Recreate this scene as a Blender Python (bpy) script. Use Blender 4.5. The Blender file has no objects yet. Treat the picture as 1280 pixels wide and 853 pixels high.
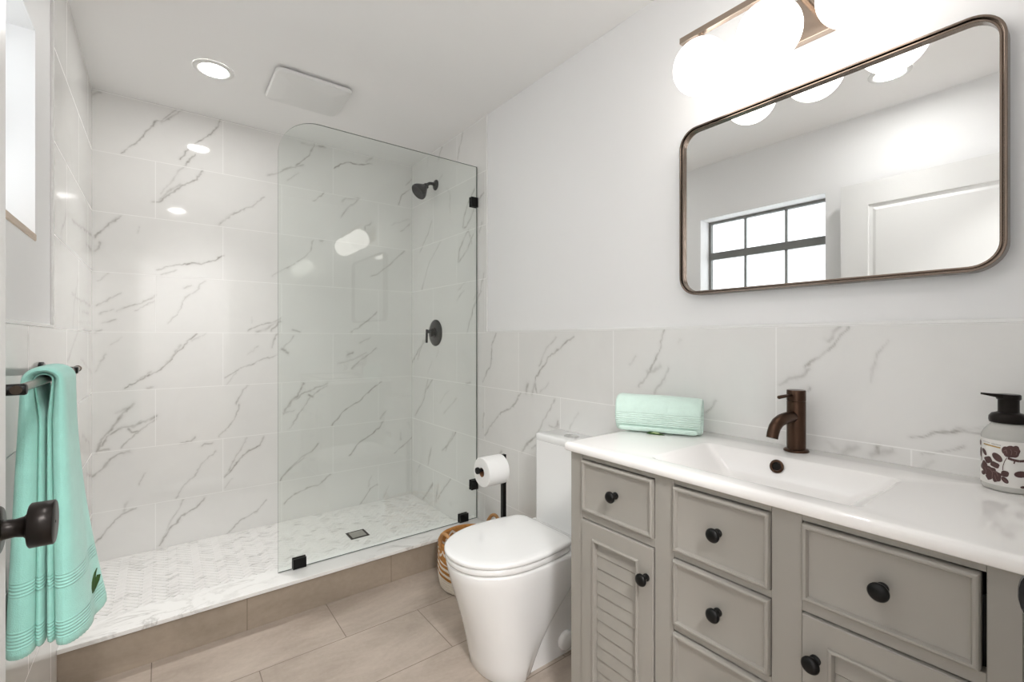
import bpy, bmesh, math, random
import numpy as np
from mathutils import Vector

# ------------------------------------------------------------------ camera, world, exposure
SC = bpy.context.scene
COL = SC.collection
PI = math.pi
H_CAM = 1.187                      # camera height; the room is 1.73 m wide, 8 ft high
cam_d = bpy.data.cameras.new('camera'); cam = bpy.data.objects.new('camera', cam_d); COL.objects.link(cam)
cam_d.sensor_width = 36.0; cam_d.lens = 575.0/1280*36; cam_d.shift_y = -2.5/1280
cam_d.clip_start = 0.02
cam.location = (0, 0, H_CAM); cam.rotation_euler = (PI/2, 0, -math.radians(37.3))
SC.camera = cam
SC.view_settings.view_transform = 'Standard'; SC.view_settings.look = 'None'
SC.view_settings.exposure = 1.73; SC.view_settings.gamma = 1.0; SC.view_settings.use_curve_mapping = False
W = bpy.data.worlds.new('sky'); SC.world = W; W.use_nodes = True
WORLD_STRENGTH = 0.85; GLOBE_STRENGTH = 1.3; CAN_STRENGTH = 32.0; HALL_FILL_STRENGTH = 60.0; SPOT_WATTS = 20.5
W.node_tree.nodes['Background'].inputs[0].default_value = (0.93, 0.97, 1.0, 1)
W.node_tree.nodes['Background'].inputs[1].default_value = WORLD_STRENGTH
cy = SC.cycles
cy.max_bounces = 12; cy.diffuse_bounces = 6; cy.glossy_bounces = 6; cy.transmission_bounces = 8; cy.transparent_max_bounces = 16
cy.caustics_reflective = False; cy.caustics_refractive = False
cy.sample_clamp_indirect = 6.0
try: cy.use_denoising = True
except Exception: pass

# room planes (metres)
XR = 1.4533; XL = -0.278; YB = 3.114; YC = 2.142; ZC = 2.449; ZW = 1.223; ZS = 0.06; Y0 = 0.05
T = 0.008                          # tile thickness

# ------------------------------------------------------------------ materials
def lin(r, g, b):
    f = lambda c: (c/255/12.92) if c/255 <= 0.04045 else ((c/255+0.055)/1.055)**2.4
    return (f(r), f(g), f(b), 1)
class NT:
    """small node-building helper"""
    def __init__(s, name):
        s.m = bpy.data.materials.new(name); s.m.use_nodes = True; s.t = s.m.node_tree
        s.b = s.t.nodes['Principled BSDF']; s.out = s.t.nodes['Material Output']
    def n(s, typ, **kw):
        o = s.t.nodes.new(typ)
        for k, v in kw.items():
            if k.startswith('i_'): o.inputs[k[2:].replace('_', ' ')].default_value = v
            else: setattr(o, k, v)
        return o
    def l(s, a, b): s.t.links.new(a, b)
    def math(s, op, a, b=None, c=None):
        o = s.n('ShaderNodeMath', operation=op)
        for i, v in enumerate((a, b, c)):
            if v is None: continue
            if isinstance(v, (int, float)): o.inputs[i].default_value = v
            else: s.l(v, o.inputs[i])
        return o.outputs[0]
    def mix(s, fac, a, b, blend='MIX'):
        o = s.n('ShaderNodeMix', data_type='RGBA', blend_type=blend)
        for i, v in ((0, fac), (6, a), (7, b)):
            if isinstance(v, (int, float, tuple)): o.inputs[i].default_value = v
            else: s.l(v, o.inputs[i])
        return o.outputs[2]
    def ramp(s, fac, stops):
        o = s.n('ShaderNodeValToRGB'); e = o.color_ramp.elements
        while len(e) < len(stops): e.new(0.5)
        for k, (p, c) in enumerate(stops):
            e[k].position = p; e[k].color = c if isinstance(c, tuple) else (c, c, c, 1)
        s.l(fac, o.inputs[0]); return o.outputs[0]
    def pos(s):
        g = s.n('ShaderNodeNewGeometry'); x = s.n('ShaderNodeSeparateXYZ'); s.l(g.outputs['Position'], x.inputs[0])
        return g.outputs['Position'], x.outputs
    def objco(s):
        g = s.n('ShaderNodeTexCoord'); x = s.n('ShaderNodeSeparateXYZ'); s.l(g.outputs['Object'], x.inputs[0])
        return g.outputs['Object'], x.outputs
    def noise(s, vec, scale, detail=4, rough=0.55, dist=0.0, stretch=None, rot=None):
        if stretch or rot:
            mp = s.n('ShaderNodeMapping'); s.l(vec, mp.inputs[0])
            if rot: mp.inputs['Rotation'].default_value = rot
            if stretch: mp.inputs['Scale'].default_value = stretch
            vec = mp.outputs[0]
        o = s.n('ShaderNodeTexNoise'); o.inputs['Scale'].default_value = scale; o.inputs['Detail'].default_value = detail
        o.inputs['Roughness'].default_value = rough; o.inputs['Distortion'].default_value = dist
        s.l(vec, o.inputs['Vector']); return o.outputs[0]
    def bump(s, h, strength=0.2, dist=0.002):
        o = s.n('ShaderNodeBump'); o.inputs['Strength'].default_value = strength; o.inputs['Distance'].default_value = dist
        s.l(h, o.inputs['Height']); s.l(o.outputs[0], s.b.inputs['Normal'])
    def base(s, v):
        if isinstance(v, tuple): s.b.inputs['Base Color'].default_value = v
        else: s.l(v, s.b.inputs['Base Color'])
    def set(s, **kw):
        for k, v in kw.items(): s.b.inputs[k.replace('_', ' ')].default_value = v
        return s
def plain(name, col, rough=0.5, metal=0.0, spec=0.5, bump=None, var=0.0, **kw):
    t = NT(name); t.set(Roughness=rough, Metallic=metal, Specular_IOR_Level=spec, **kw)
    if var:
        p, _ = t.objco(); f = t.noise(p, 9, 3)
        a = tuple(c*(1-var) for c in col[:3])+(1,); b = tuple(min(1, c*(1+var)) for c in col[:3])+(1,)
        t.base(t.mix(f, a, b))
    else: t.base(col)
    if bump:
        p, _ = t.objco(); t.bump(t.noise(p, bump[0], 3), bump[1], bump[2] if len(bump) > 2 else 0.001)
    return t.m
def emit(name, col, strength):
    t = NT(name); t.base((0.9, 0.9, 0.9, 1)); t.set(Emission_Color=col, Emission_Strength=strength, Roughness=0.3); return t.m

M = {}
M['wall'] = plain('white_wall_paint', (0.90, 0.90, 0.905, 1), 0.55, bump=(160, 0.05, 0.001))
M['ceiling'] = plain('ceiling_paint', (0.91, 0.905, 0.90, 1), 0.7, bump=(160, 0.05, 0.001))
M['trim'] = plain('white_trim', (0.88, 0.88, 0.87, 1), 0.25)
M['door'] = plain('door_paint', (0.75, 0.75, 0.742, 1), 0.35)
M['ceramic'] = plain('white_ceramic', (0.90, 0.90, 0.897, 1), 0.08, Coat_Weight=0.3)
M['counter'] = plain('white_basin_ceramic', (0.94, 0.925, 0.912, 1), 0.09)
M['black'] = plain('matte_black_metal', (0.004, 0.004, 0.004, 1), 0.34, metal=0.0, spec=0.25)
M['bronze'] = plain('oil_rubbed_bronze', (0.075, 0.042, 0.028, 1), 0.30, metal=0.9, var=0.25)
M['darkbronze'] = plain('dark_bronze', (0.012, 0.009, 0.0075, 1), 0.32, metal=0.5, spec=0.3)
M['frame'] = plain('brushed_bronze_frame', (0.21, 0.165, 0.135, 1), 0.25, metal=1.0, var=0.1)
M['nickel'] = plain('brushed_bronze_light', (0.42, 0.34, 0.28, 1), 0.32, metal=1.0, var=0.08)
M['steel'] = plain('brushed_steel', (0.50, 0.49, 0.47, 1), 0.28, metal=1.0)
M['chrome'] = plain('chrome', (0.70, 0.70, 0.70, 1), 0.12, metal=1.0)
M['vanity'] = plain('grey_cabinet_paint', lin(156, 152, 145), 0.42, var=0.02, bump=(60, 0.03, 0.001))
M['gap'] = plain('near_black_gap', (0.03, 0.028, 0.025, 1), 0.8)  # near-black, used only behind the gaps between the fronts
M['paper'] = plain('tissue_paper', (0.88, 0.88, 0.87, 1), 0.9, bump=(220, 0.25, 0.001))
M['card'] = plain('cardboard_core', (0.30, 0.15, 0.07, 1), 0.9)
M['fan'] = plain('white_plastic', (0.80, 0.80, 0.79, 1), 0.35)
M['alu'] = plain('window_frame_metal', lin(128, 128, 126), 0.45, metal=0.3, var=0.15)
M['sill'] = plain('tan_sill_stone', lin(205, 185, 165), 0.4, var=0.1)
M['globe'] = emit('lit_opal_glass', (1.0, 0.955, 0.90, 1), GLOBE_STRENGTH)
M['can'] = emit('lit_lens', (1.0, 0.985, 0.965, 1), CAN_STRENGTH)
M['hallfill'] = emit('hall_fill_lens', (1.0, 0.99, 0.975, 1), HALL_FILL_STRENGTH)  # glow of the added fill lamp out in the hall
M['mirror'] = plain('mirror_silver', (0.90, 0.91, 0.905, 1), 0.0, metal=1.0)
M['label'] = plain('cream_label', (0.84, 0.82, 0.79, 1), 0.35)
M['flower'] = plain('printed_flower', lin(84, 56, 54), 0.4, var=0.45)
M['flowerlight'] = plain('printed_flower_light', lin(128, 98, 96), 0.4, var=0.2)
M['gold'] = plain('gold_foil', lin(186, 152, 92), 0.3, metal=0.6)
M['grey_ink'] = plain('grey_ink', lin(170, 165, 162), 0.5)
M['leafgreen'] = plain('green_thread', lin(48, 84, 26), 0.8, var=0.4)
M['leaflight'] = plain('pale_thread', lin(196, 214, 160), 0.8)
M['rope'] = plain('basket_rope', lin(186, 140, 92), 0.8, bump=(120, 0.6, 0.003), var=0.25)

def make_tile(name, axis, u0, period, cloud=1.0):
    """glossy marble-look 12x24 in. tiles in running bond; the painted-in 'vein' attribute carries the veins"""
    t = NT(name); p, x = t.pos()
    u = x[axis]; z = x[2]
    row = t.math('DIVIDE', t.math('SUBTRACT', z, 0.003), 0.305)
    k = t.math('FLOOR', row); fz = t.math('SUBTRACT', row, k)
    odd = t.math('MODULO', k, 2.0)
    sh = t.math('MULTIPLY', t.math('SUBTRACT', 1.0, odd), period/2)
    cu = t.math('DIVIDE', t.math('ADD', t.math('SUBTRACT', u, u0), t.math('ADD', sh, 20*period)), period)
    fu = t.math('FRACT', cu); cid = t.math('FLOOR', cu)
    gz = t.math('MULTIPLY', t.math('MINIMUM', fz, t.math('SUBTRACT', 1.0, fz)), 0.305)
    gu = t.math('MULTIPLY', t.math('MINIMUM', fu, t.math('SUBTRACT', 1.0, fu)), period)
    g = t.math('LESS_THAN', t.math('MINIMUM', gz, gu), 0.0016)
    at = t.n('ShaderNodeVertexColor', layer_name='vein')
    v = at.outputs[0]
    n1 = t.noise(p, 38, 5, 0.65); n2 = t.noise(p, 3.2, 4, 0.6, 0.6)
    vm = t.math('MULTIPLY', v, t.math('ADD', t.math('MULTIPLY', n1, 1.5), 0.28))
    # per tile tone
    wn = t.n('ShaderNodeTexWhiteNoise', noise_dimensions='2D'); cv = t.n('ShaderNodeCombineXYZ'); t.l(cid, cv.inputs[0]); t.l(k, cv.inputs[1]); t.l(cv.outputs[0], wn.inputs[0])
    tone = t.math('MULTIPLY', t.math('SUBTRACT', wn.outputs[0], 0.5), 0.018)
    cl = t.math('ADD', t.math('MULTIPLY', t.math('SUBTRACT', n2, 0.5), 0.10*cloud), t.math('ADD', tone, 0.825))
    hsv = t.n('ShaderNodeCombineColor'); t.l(cl, hsv.inputs[0]); t.l(t.math('MULTIPLY', cl, 0.993), hsv.inputs[1]); t.l(t.math('MULTIPLY', cl, 0.975), hsv.inputs[2])
    c = t.mix(t.math('MINIMUM', vm, 0.92), hsv.outputs[0], (0.33, 0.317, 0.29, 1))
    c = t.mix(g, c, (0.90, 0.895, 0.885, 1))
    t.base(c)
    rg = t.math('ADD', t.math('MULTIPLY', g, 0.5), 0.055); t.l(rg, t.b.inputs['Roughness'])
    t.bump(t.math('SUBTRACT', 1.0, g), 0.25, 0.001)
    return t.m
M['tile_back'] = make_tile('marble_tile_back', 0, 0.281, 0.614)
M['tile_right'] = make_tile('marble_tile_right', 1, 0.612, 0.62)
M['tile_left'] = make_tile('marble_tile_left', 1, 0.50, 0.614)

def make_floor(name, y0, x_odd, c1, c2, grout, vertical=False):
    t = NT(name); p, x = t.pos()
    row = t.math('DIVIDE', t.math('ADD', t.math('SUBTRACT', x[1], y0), 20*0.305), 0.305)
    k = t.math('FLOOR', row); fy = t.math('SUBTRACT', row, k)
    if vertical: k = 0.0
    odd = t.math('MODULO', k, 2.0)
    cu = t.math('DIVIDE', t.math('ADD', t.math('SUBTRACT', x[0], x_odd), t.math('ADD', t.math('MULTIPLY', odd, 0.307), 20*0.614)), 0.614)
    fu = t.math('FRACT', cu); cid = t.math('FLOOR', cu)
    gy = t.math('MULTIPLY', t.math('MINIMUM', fy, t.math('SUBTRACT', 1.0, fy)), 0.305)
    gu = t.math('MULTIPLY', t.math('MINIMUM', fu, t.math('SUBTRACT', 1.0, fu)), 0.614)
    m = gu if vertical else t.math('MINIMUM', gy, gu)
    g = t.math('LESS_THAN', m, 0.0017)
    n1 = t.noise(p, 4.5, 6, 0.6, 0.8, stretch=(0.6, 1.6, 1.6)); n2 = t.noise(p, 60, 3, 0.6)
    f = t.math('ADD', t.math('MULTIPLY', n1, 0.8), t.math('MULTIPLY', n2, 0.2))
    c = t.mix(t.ramp(f, [(0.34, 0.0), (0.66, 1.0)]), c1, c2)
    c = t.mix(g, c, grout); t.base(c); t.set(Roughness=0.42, Specular_IOR_Level=0.4)
    t.bump(t.math('SUBTRACT', 1.0, g), 0.3, 0.001)
    return t.m
M['floor'] = make_floor('taupe_floor_tile', 1.8545, 0.585, lin(163, 150, 138), lin(190, 177, 165), lin(128, 116, 105))
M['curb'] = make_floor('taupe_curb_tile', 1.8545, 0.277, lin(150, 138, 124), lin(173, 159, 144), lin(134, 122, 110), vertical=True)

def make_marble_slab():
    t = NT('white_marble_slab'); p, x = t.pos()
    a = t.noise(p, 3.0, 6, 0.6, 1.2, rot=(0, 0, 0.7), stretch=(1.0, 2.2, 1))
    r = t.math('ABSOLUTE', t.math('SUBTRACT', a, 0.5))
    v = t.ramp(r, [(0.0, 1.0), (0.035, 0.0)])
    vv = t.math('MULTIPLY', v, t.ramp(t.noise(p, 2.3, 2), [(0.45, 0.0), (0.7, 0.6)]))
    t.base(t.mix(vv, (0.86, 0.855, 0.84, 1), (0.42, 0.41, 0.39, 1))); t.set(Roughness=0.14); return t.m
M['slab'] = make_marble_slab()
def make_mosaic():
    t = NT('marble_mosaic'); p, x = t.pos()
    at = t.n('ShaderNodeVertexColor', layer_name='tone'); sc = t.n('ShaderNodeSeparateColor'); t.l(at.outputs[0], sc.inputs[0])
    na = t.noise(p, 30, 4, 0.65, 0.5, rot=(0, 0, PI/4), stretch=(0.45, 2.4, 1)); nb = t.noise(p, 30, 4, 0.65, 0.5, rot=(0, 0, -PI/4), stretch=(0.45, 2.4, 1))
    mx = t.n('ShaderNodeMix', data_type='FLOAT'); t.l(sc.outputs[1], mx.inputs[0]); t.l(na, mx.inputs[2]); t.l(nb, mx.inputs[3])
    st = t.ramp(mx.outputs[0], [(0.50, 0.0), (0.72, 1.0)])
    f = t.math('MULTIPLY', t.math('ADD', t.math('MULTIPLY', st, 0.95), 0.12), sc.outputs[0])
    t.base(t.mix(f, (0.86, 0.85, 0.835, 1), (0.46, 0.45, 0.435, 1))); t.set(Roughness=0.25); return t.m
M['mosaic'] = make_mosaic()
M['grout'] = plain('pale_grout', (0.78, 0.775, 0.76, 1), 0.8)

def make_glass():
    t = NT('clear_glass'); t.t.nodes.remove(t.b)
    tr = t.n('ShaderNodeBsdfTransparent'); tr.inputs[0].default_value = (0.955, 0.972, 0.962, 1)
    gl = t.n('ShaderNodeBsdfGlossy'); gl.inputs['Roughness'].default_value = 0.0; gl.inputs[0].default_value = (1, 1, 1, 1)
    lw = t.n('ShaderNodeLayerWeight'); lw.inputs[0].default_value = 0.5
    f = t.math('ADD', t.math('MULTIPLY', t.math('POWER', lw.outputs['Facing'], 5.0), 0.95), 0.034)
    mx = t.n('ShaderNodeMixShader'); t.l(f, mx.inputs[0]); t.l(tr.outputs[0], mx.inputs[1]); t.l(gl.outputs[0], mx.inputs[2]); t.l(mx.outputs[0], t.out.inputs[0])
    return t.m
M['glass'] = make_glass()
M['glassedge'] = plain('green_glass_edge', (0.06, 0.085, 0.075, 1), 0.08)
def make_pane():
    t = NT('window_glass'); t.t.nodes.remove(t.b)
    tr = t.n('ShaderNodeBsdfTransparent'); tr.inputs[0].default_value = (0.97, 0.98, 0.98, 1)
    gl = t.n('ShaderNodeBsdfGlossy'); gl.inputs['Roughness'].default_value = 0.05
    mx = t.n('ShaderNodeMixShader'); mx.inputs[0].default_value = 0.05
    t.l(tr.outputs[0], mx.inputs[1]); t.l(gl.outputs[0], mx.inputs[2]); t.l(mx.outputs[0], t.out.inputs[0]); return t.m
M['pane'] = make_pane()
def make_terry(name, col, axis, bands, freq):
    """terry cloth; 'bands' are ribbed stripes between two values of the object axis"""
    t = NT(name); p, x = t.objco()
    n = t.noise(p, 420, 2, 0.6); n2 = t.noise(p, 26, 4, 0.6)
    a = x[axis]; mask = None
    for lo, hi in bands:
        b = t.math('MULTIPLY', t.math('GREATER_THAN', a, lo), t.math('LESS_THAN', a, hi))
        mask = b if mask is None else t.math('ADD', mask, b)
    h = t.math('ADD', n, t.math('MULTIPLY', n2, 0.35))
    if mask is not None:
        rib = t.math('SINE', t.math('MULTIPLY', a, freq))
        h = t.math('ADD', t.math('MULTIPLY', h, t.math('SUBTRACT', 1.0, t.math('MULTIPLY', mask, 0.7))), t.math('MULTIPLY', mask, t.math('MULTIPLY', rib, 0.8)))
    d = tuple(c*0.88 for c in col[:3])+(1,); l_ = tuple(min(1, c*1.08) for c in col[:3])+(1,)
    t.base(t.mix(n2, d, l_)); t.set(Roughness=0.95, Specular_IOR_Level=0.1, Sheen_Weight=0.4, Sheen_Roughness=0.6)
    t.bump(h, 0.55, 0.0022); return t.m
M['towel'] = make_terry('aqua_terry', lin(166, 228, 216), 2, [(0.035, 0.075), (0.145, 0.178)], 900)
M['rolltowel'] = make_terry('pale_aqua_terry', lin(216, 240, 230), 2, [(0.026, 0.068)], 950)
def make_basket():
    t = NT('woven_basket'); p, x = t.objco()
    ang = t.math('ARCTAN2', x[1], x[0])
    z = t.math('ADD', x[2], t.math('MULTIPLY', t.math('SINE', t.math('ADD', t.math('MULTIPLY', ang, 2.0), 0.6)), 0.016))
    st = t.math('GREATER_THAN', t.math('FRACT', t.math('DIVIDE', z, 0.026)), 0.52)
    mid = t.math('MULTIPLY', t.math('GREATER_THAN', z, 0.070), t.math('LESS_THAN', z, 0.150))
    low = t.math('LESS_THAN', z, 0.0701)
    zz = t.math('ADD', x[2], t.math('MULTIPLY', t.math('PINGPONG', t.math('ADD', ang, 3.3), 0.42), 0.10))
    zig = t.math('MULTIPLY', t.math('LESS_THAN', t.math('ABSOLUTE', t.math('SUBTRACT', zz, 0.205)), 0.0065), t.math('GREATER_THAN', z, 0.15))
    w = t.math('MINIMUM', t.math('ADD', t.math('ADD', low, t.math('MULTIPLY', mid, st)), zig), 1.0)
    n = t.noise(p, 70, 3); br = t.mix(n, lin(140, 88, 34), lin(204, 146, 78)); wh = t.mix(n, lin(214, 202, 186), lin(238, 232, 222))
    t.base(t.mix(w, br, wh)); t.set(Roughness=0.85)
    t.bump(t.noise(p, 150, 2), 0.6, 0.003); return t.m
M['basket'] = make_basket()
t_ = NT('frosted_bottle'); t_.base((0.80, 0.79, 0.75, 1)); t_.set(Roughness=0.12, Transmission_Weight=0.35, IOR=1.4, Specular_IOR_Level=0.5); M['bottle'] = t_.m

# ------------------------------------------------------------------ mesh helpers (all shapes are given in room coordinates)
class MB:
    def __init__(s): s.v = []; s.f = []; s.mi = []; s.cur = 0
    def add(s, vs, fs):
        o = len(s.v); s.v += [tuple(map(float, q)) for q in vs]
        for f in fs: s.f.append([o+i for i in f]); s.mi.append(s.cur)
        return s
    def box(s, x0, x1, y0, y1, z0, z1):
        v = [(x, y, z) for x in (x0, x1) for y in (y0, y1) for z in (z0, z1)]
        return s.add(v, [(0, 1, 3, 2), (4, 6, 7, 5), (0, 4, 5, 1), (2, 3, 7, 6), (0, 2, 6, 4), (1, 5, 7, 3)])
    def loft(s, rings, c0=True, c1=True, closed=True, loop=False):
        n = len(rings[0]); vs = [p for r in rings for p in r]; fs = []
        m = len(rings)
        for i in range(m if loop else m-1):
            a = i*n; b = ((i+1) % m)*n
            for j in range(n if closed else n-1):
                k = (j+1) % n; fs.append((a+j, a+k, b+k, b+j))
        if c0 and not loop: fs.append(tuple(range(n))[::-1])
        if c1 and not loop: fs.append(tuple((m-1)*n+j for j in range(n)))
        return s.add(vs, fs)
    def lathe(s, org, axis, prof, n=32, c0=True, c1=True):
        a = Vector(axis).normalized(); u = a.orthogonal().normalized(); w = a.cross(u); o = Vector(org)
        return s.loft([[tuple(o+a*h+(u*math.cos(2*PI*k/n)+w*math.sin(2*PI*k/n))*max(r, 1e-5)) for k in range(n)] for r, h in prof], c0, c1)
    def tube(s, pts, rad, n=14, c=True):
        P = [Vector(p) for p in pts]; rings = []; u = None
        for i, p in enumerate(P):
            t = (P[min(i+1, len(P)-1)]-P[max(i-1, 0)]).normalized()
            if u is None: u = t.orthogonal().normalized()
            else: u = (u-t*u.dot(t)).normalized()
            w = t.cross(u); r = rad[i] if isinstance(rad, (list, tuple)) else rad
            rings.append([tuple(p+(u*math.cos(2*PI*k/n)+w*math.sin(2*PI*k/n))*r) for k in range(n)])
        return s.loft(rings, c, c)
    def build(s, name, mats, parent=None, smooth=40, bevel=0.0, seg=2, sub=0, fix=True):
        org = Vector((0, 0, 0)); q = parent
        while q is not None: org += q.location; q = q.parent
        me = bpy.data.meshes.new(name)
        me.from_pydata([(x-org.x, y-org.y, z-org.z) for x, y, z in s.v], [], s.f)
        for m in (mats if isinstance(mats, (list, tuple)) else [mats]): me.materials.append(M[m] if isinstance(m, str) else m)
        me.polygons.foreach_set('material_index', s.mi)
        if fix:
            bm = bmesh.new(); bm.from_mesh(me); bmesh.ops.recalc_face_normals(bm, faces=bm.faces); bm.to_mesh(me); bm.free()
        me.update()
        if smooth:
            me.polygons.foreach_set('use_smooth', [True]*len(me.polygons))
            me.set_sharp_from_angle(angle=math.radians(smooth))
        o = bpy.data.objects.new(name, me); COL.objects.link(o); o.parent = parent
        if bevel:
            b = o.modifiers.new('bevel', 'BEVEL'); b.width = bevel; b.segments = seg; b.limit_method = 'ANGLE'; b.angle_limit = math.radians(40); b.harden_normals = False
        if sub:
            b = o.modifiers.new('subd', 'SUBSURF'); b.levels = sub; b.render_levels = sub
        return o
def thing(name, label, cat, loc, group=None):
    o = bpy.data.objects.new(name, None); COL.objects.link(o); o.location = loc; o.empty_display_size = 0.05
    o['label'] = label; o['category'] = cat
    if group: o['group'] = group
    return o
def struct(o, label=None, cat=None):
    o['kind'] = 'structure'
    if label: o['label'] = label
    if cat: o['category'] = cat
    return o
def rrect(x0, x1, y0, y1, r, n=6):
    """rounded rectangle outline, counter-clockwise"""
    out = []
    for cx, cy_, a0 in ((x1-r, y1-r, 0), (x0+r, y1-r, PI/2), (x0+r, y0+r, PI), (x1-r, y0+r, 1.5*PI)):
        for k in range(n+1):
            a = a0+PI/2*k/n; out.append((cx+r*math.cos(a), cy_+r*math.sin(a)))
    return out

# ------------------------------------------------------------------ the setting
WT = 0.12
floor = struct(MB().box(XL-0.6, XR+WT, -1.6, YB+WT, -0.08, 0.0).build('floor', 'floor', smooth=0), 'taupe stone-look tile floor running in front of the shower', 'floor')
ceil = struct(MB().box(XL-WT, XR+WT, -0.08, YB+WT, ZC, ZC+0.1).build('ceiling', 'ceiling', smooth=0), 'flat matte white ceiling', 'ceiling')
wall_back = struct(MB().box(XL-WT, XR+WT, YB+T, YB+WT, 0, ZC).build('wall_back', 'wall', smooth=0), 'back wall of the shower clad in veined white marble tile', 'wall')
wall_right = struct(MB().box(XR+0.006, XR+WT, -0.08, YB+T, 0, ZC).build('wall_right', 'wall', smooth=0), 'white painted wall above marble tile, behind vanity and toilet', 'wall')
# left wall with its window opening
WY0, WY1, WZ0, WZ1 = 1.05, 1.85, 1.483, 2.058
PX = XL-0.006
mb = MB()
mb.box(PX-WT-0.03, PX, -0.08, WY0, 0, ZC).box(PX-WT-0.03, PX, WY1, YB+T, 0, ZC).box(PX-WT-0.03, PX, WY0, WY1, 0, WZ0-0.02).box(PX-WT-0.03, PX, WY0, WY1, WZ1, ZC)
wall_left = struct(mb.build('wall_left', 'wall', smooth=0), 'left wall, painted above the tile, with the window recess', 'wall')
# wall with the doorway the photograph is taken from
DX0, DX1, DZ = -0.18, 0.622, 2.05
mb = MB().box(PX, DX0, -0.08, Y0, 0, ZC).box(DX1, XR+0.006, -0.08, Y0, 0, ZC).box(DX0, DX1, -0.08, Y0, DZ, ZC)
wall_near = struct(mb.build('wall_front', 'wall', smooth=0), 'white wall with the doorway, beside the right end of the vanity', 'wall')
# hallway outside the doorway
mb = MB().box(XL-0.6, XR+0.1, -1.7, -1.6, 0, ZC).box(XL-0.7, XL-0.6, -1.6, -0.08, 0, ZC).box(XR+0.05, XR+WT, -1.6, -0.08, 0, ZC).box(XL-0.6, XR+0.1, -1.6, -0.08, ZC, ZC+0.1).box(XL-0.6, PX-0.1, -0.18, -0.08, 0, ZC)
hall = struct(mb.build('wall_hall', 'wall', smooth=0), 'white hallway walls outside the doorway', 'wall')

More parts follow.
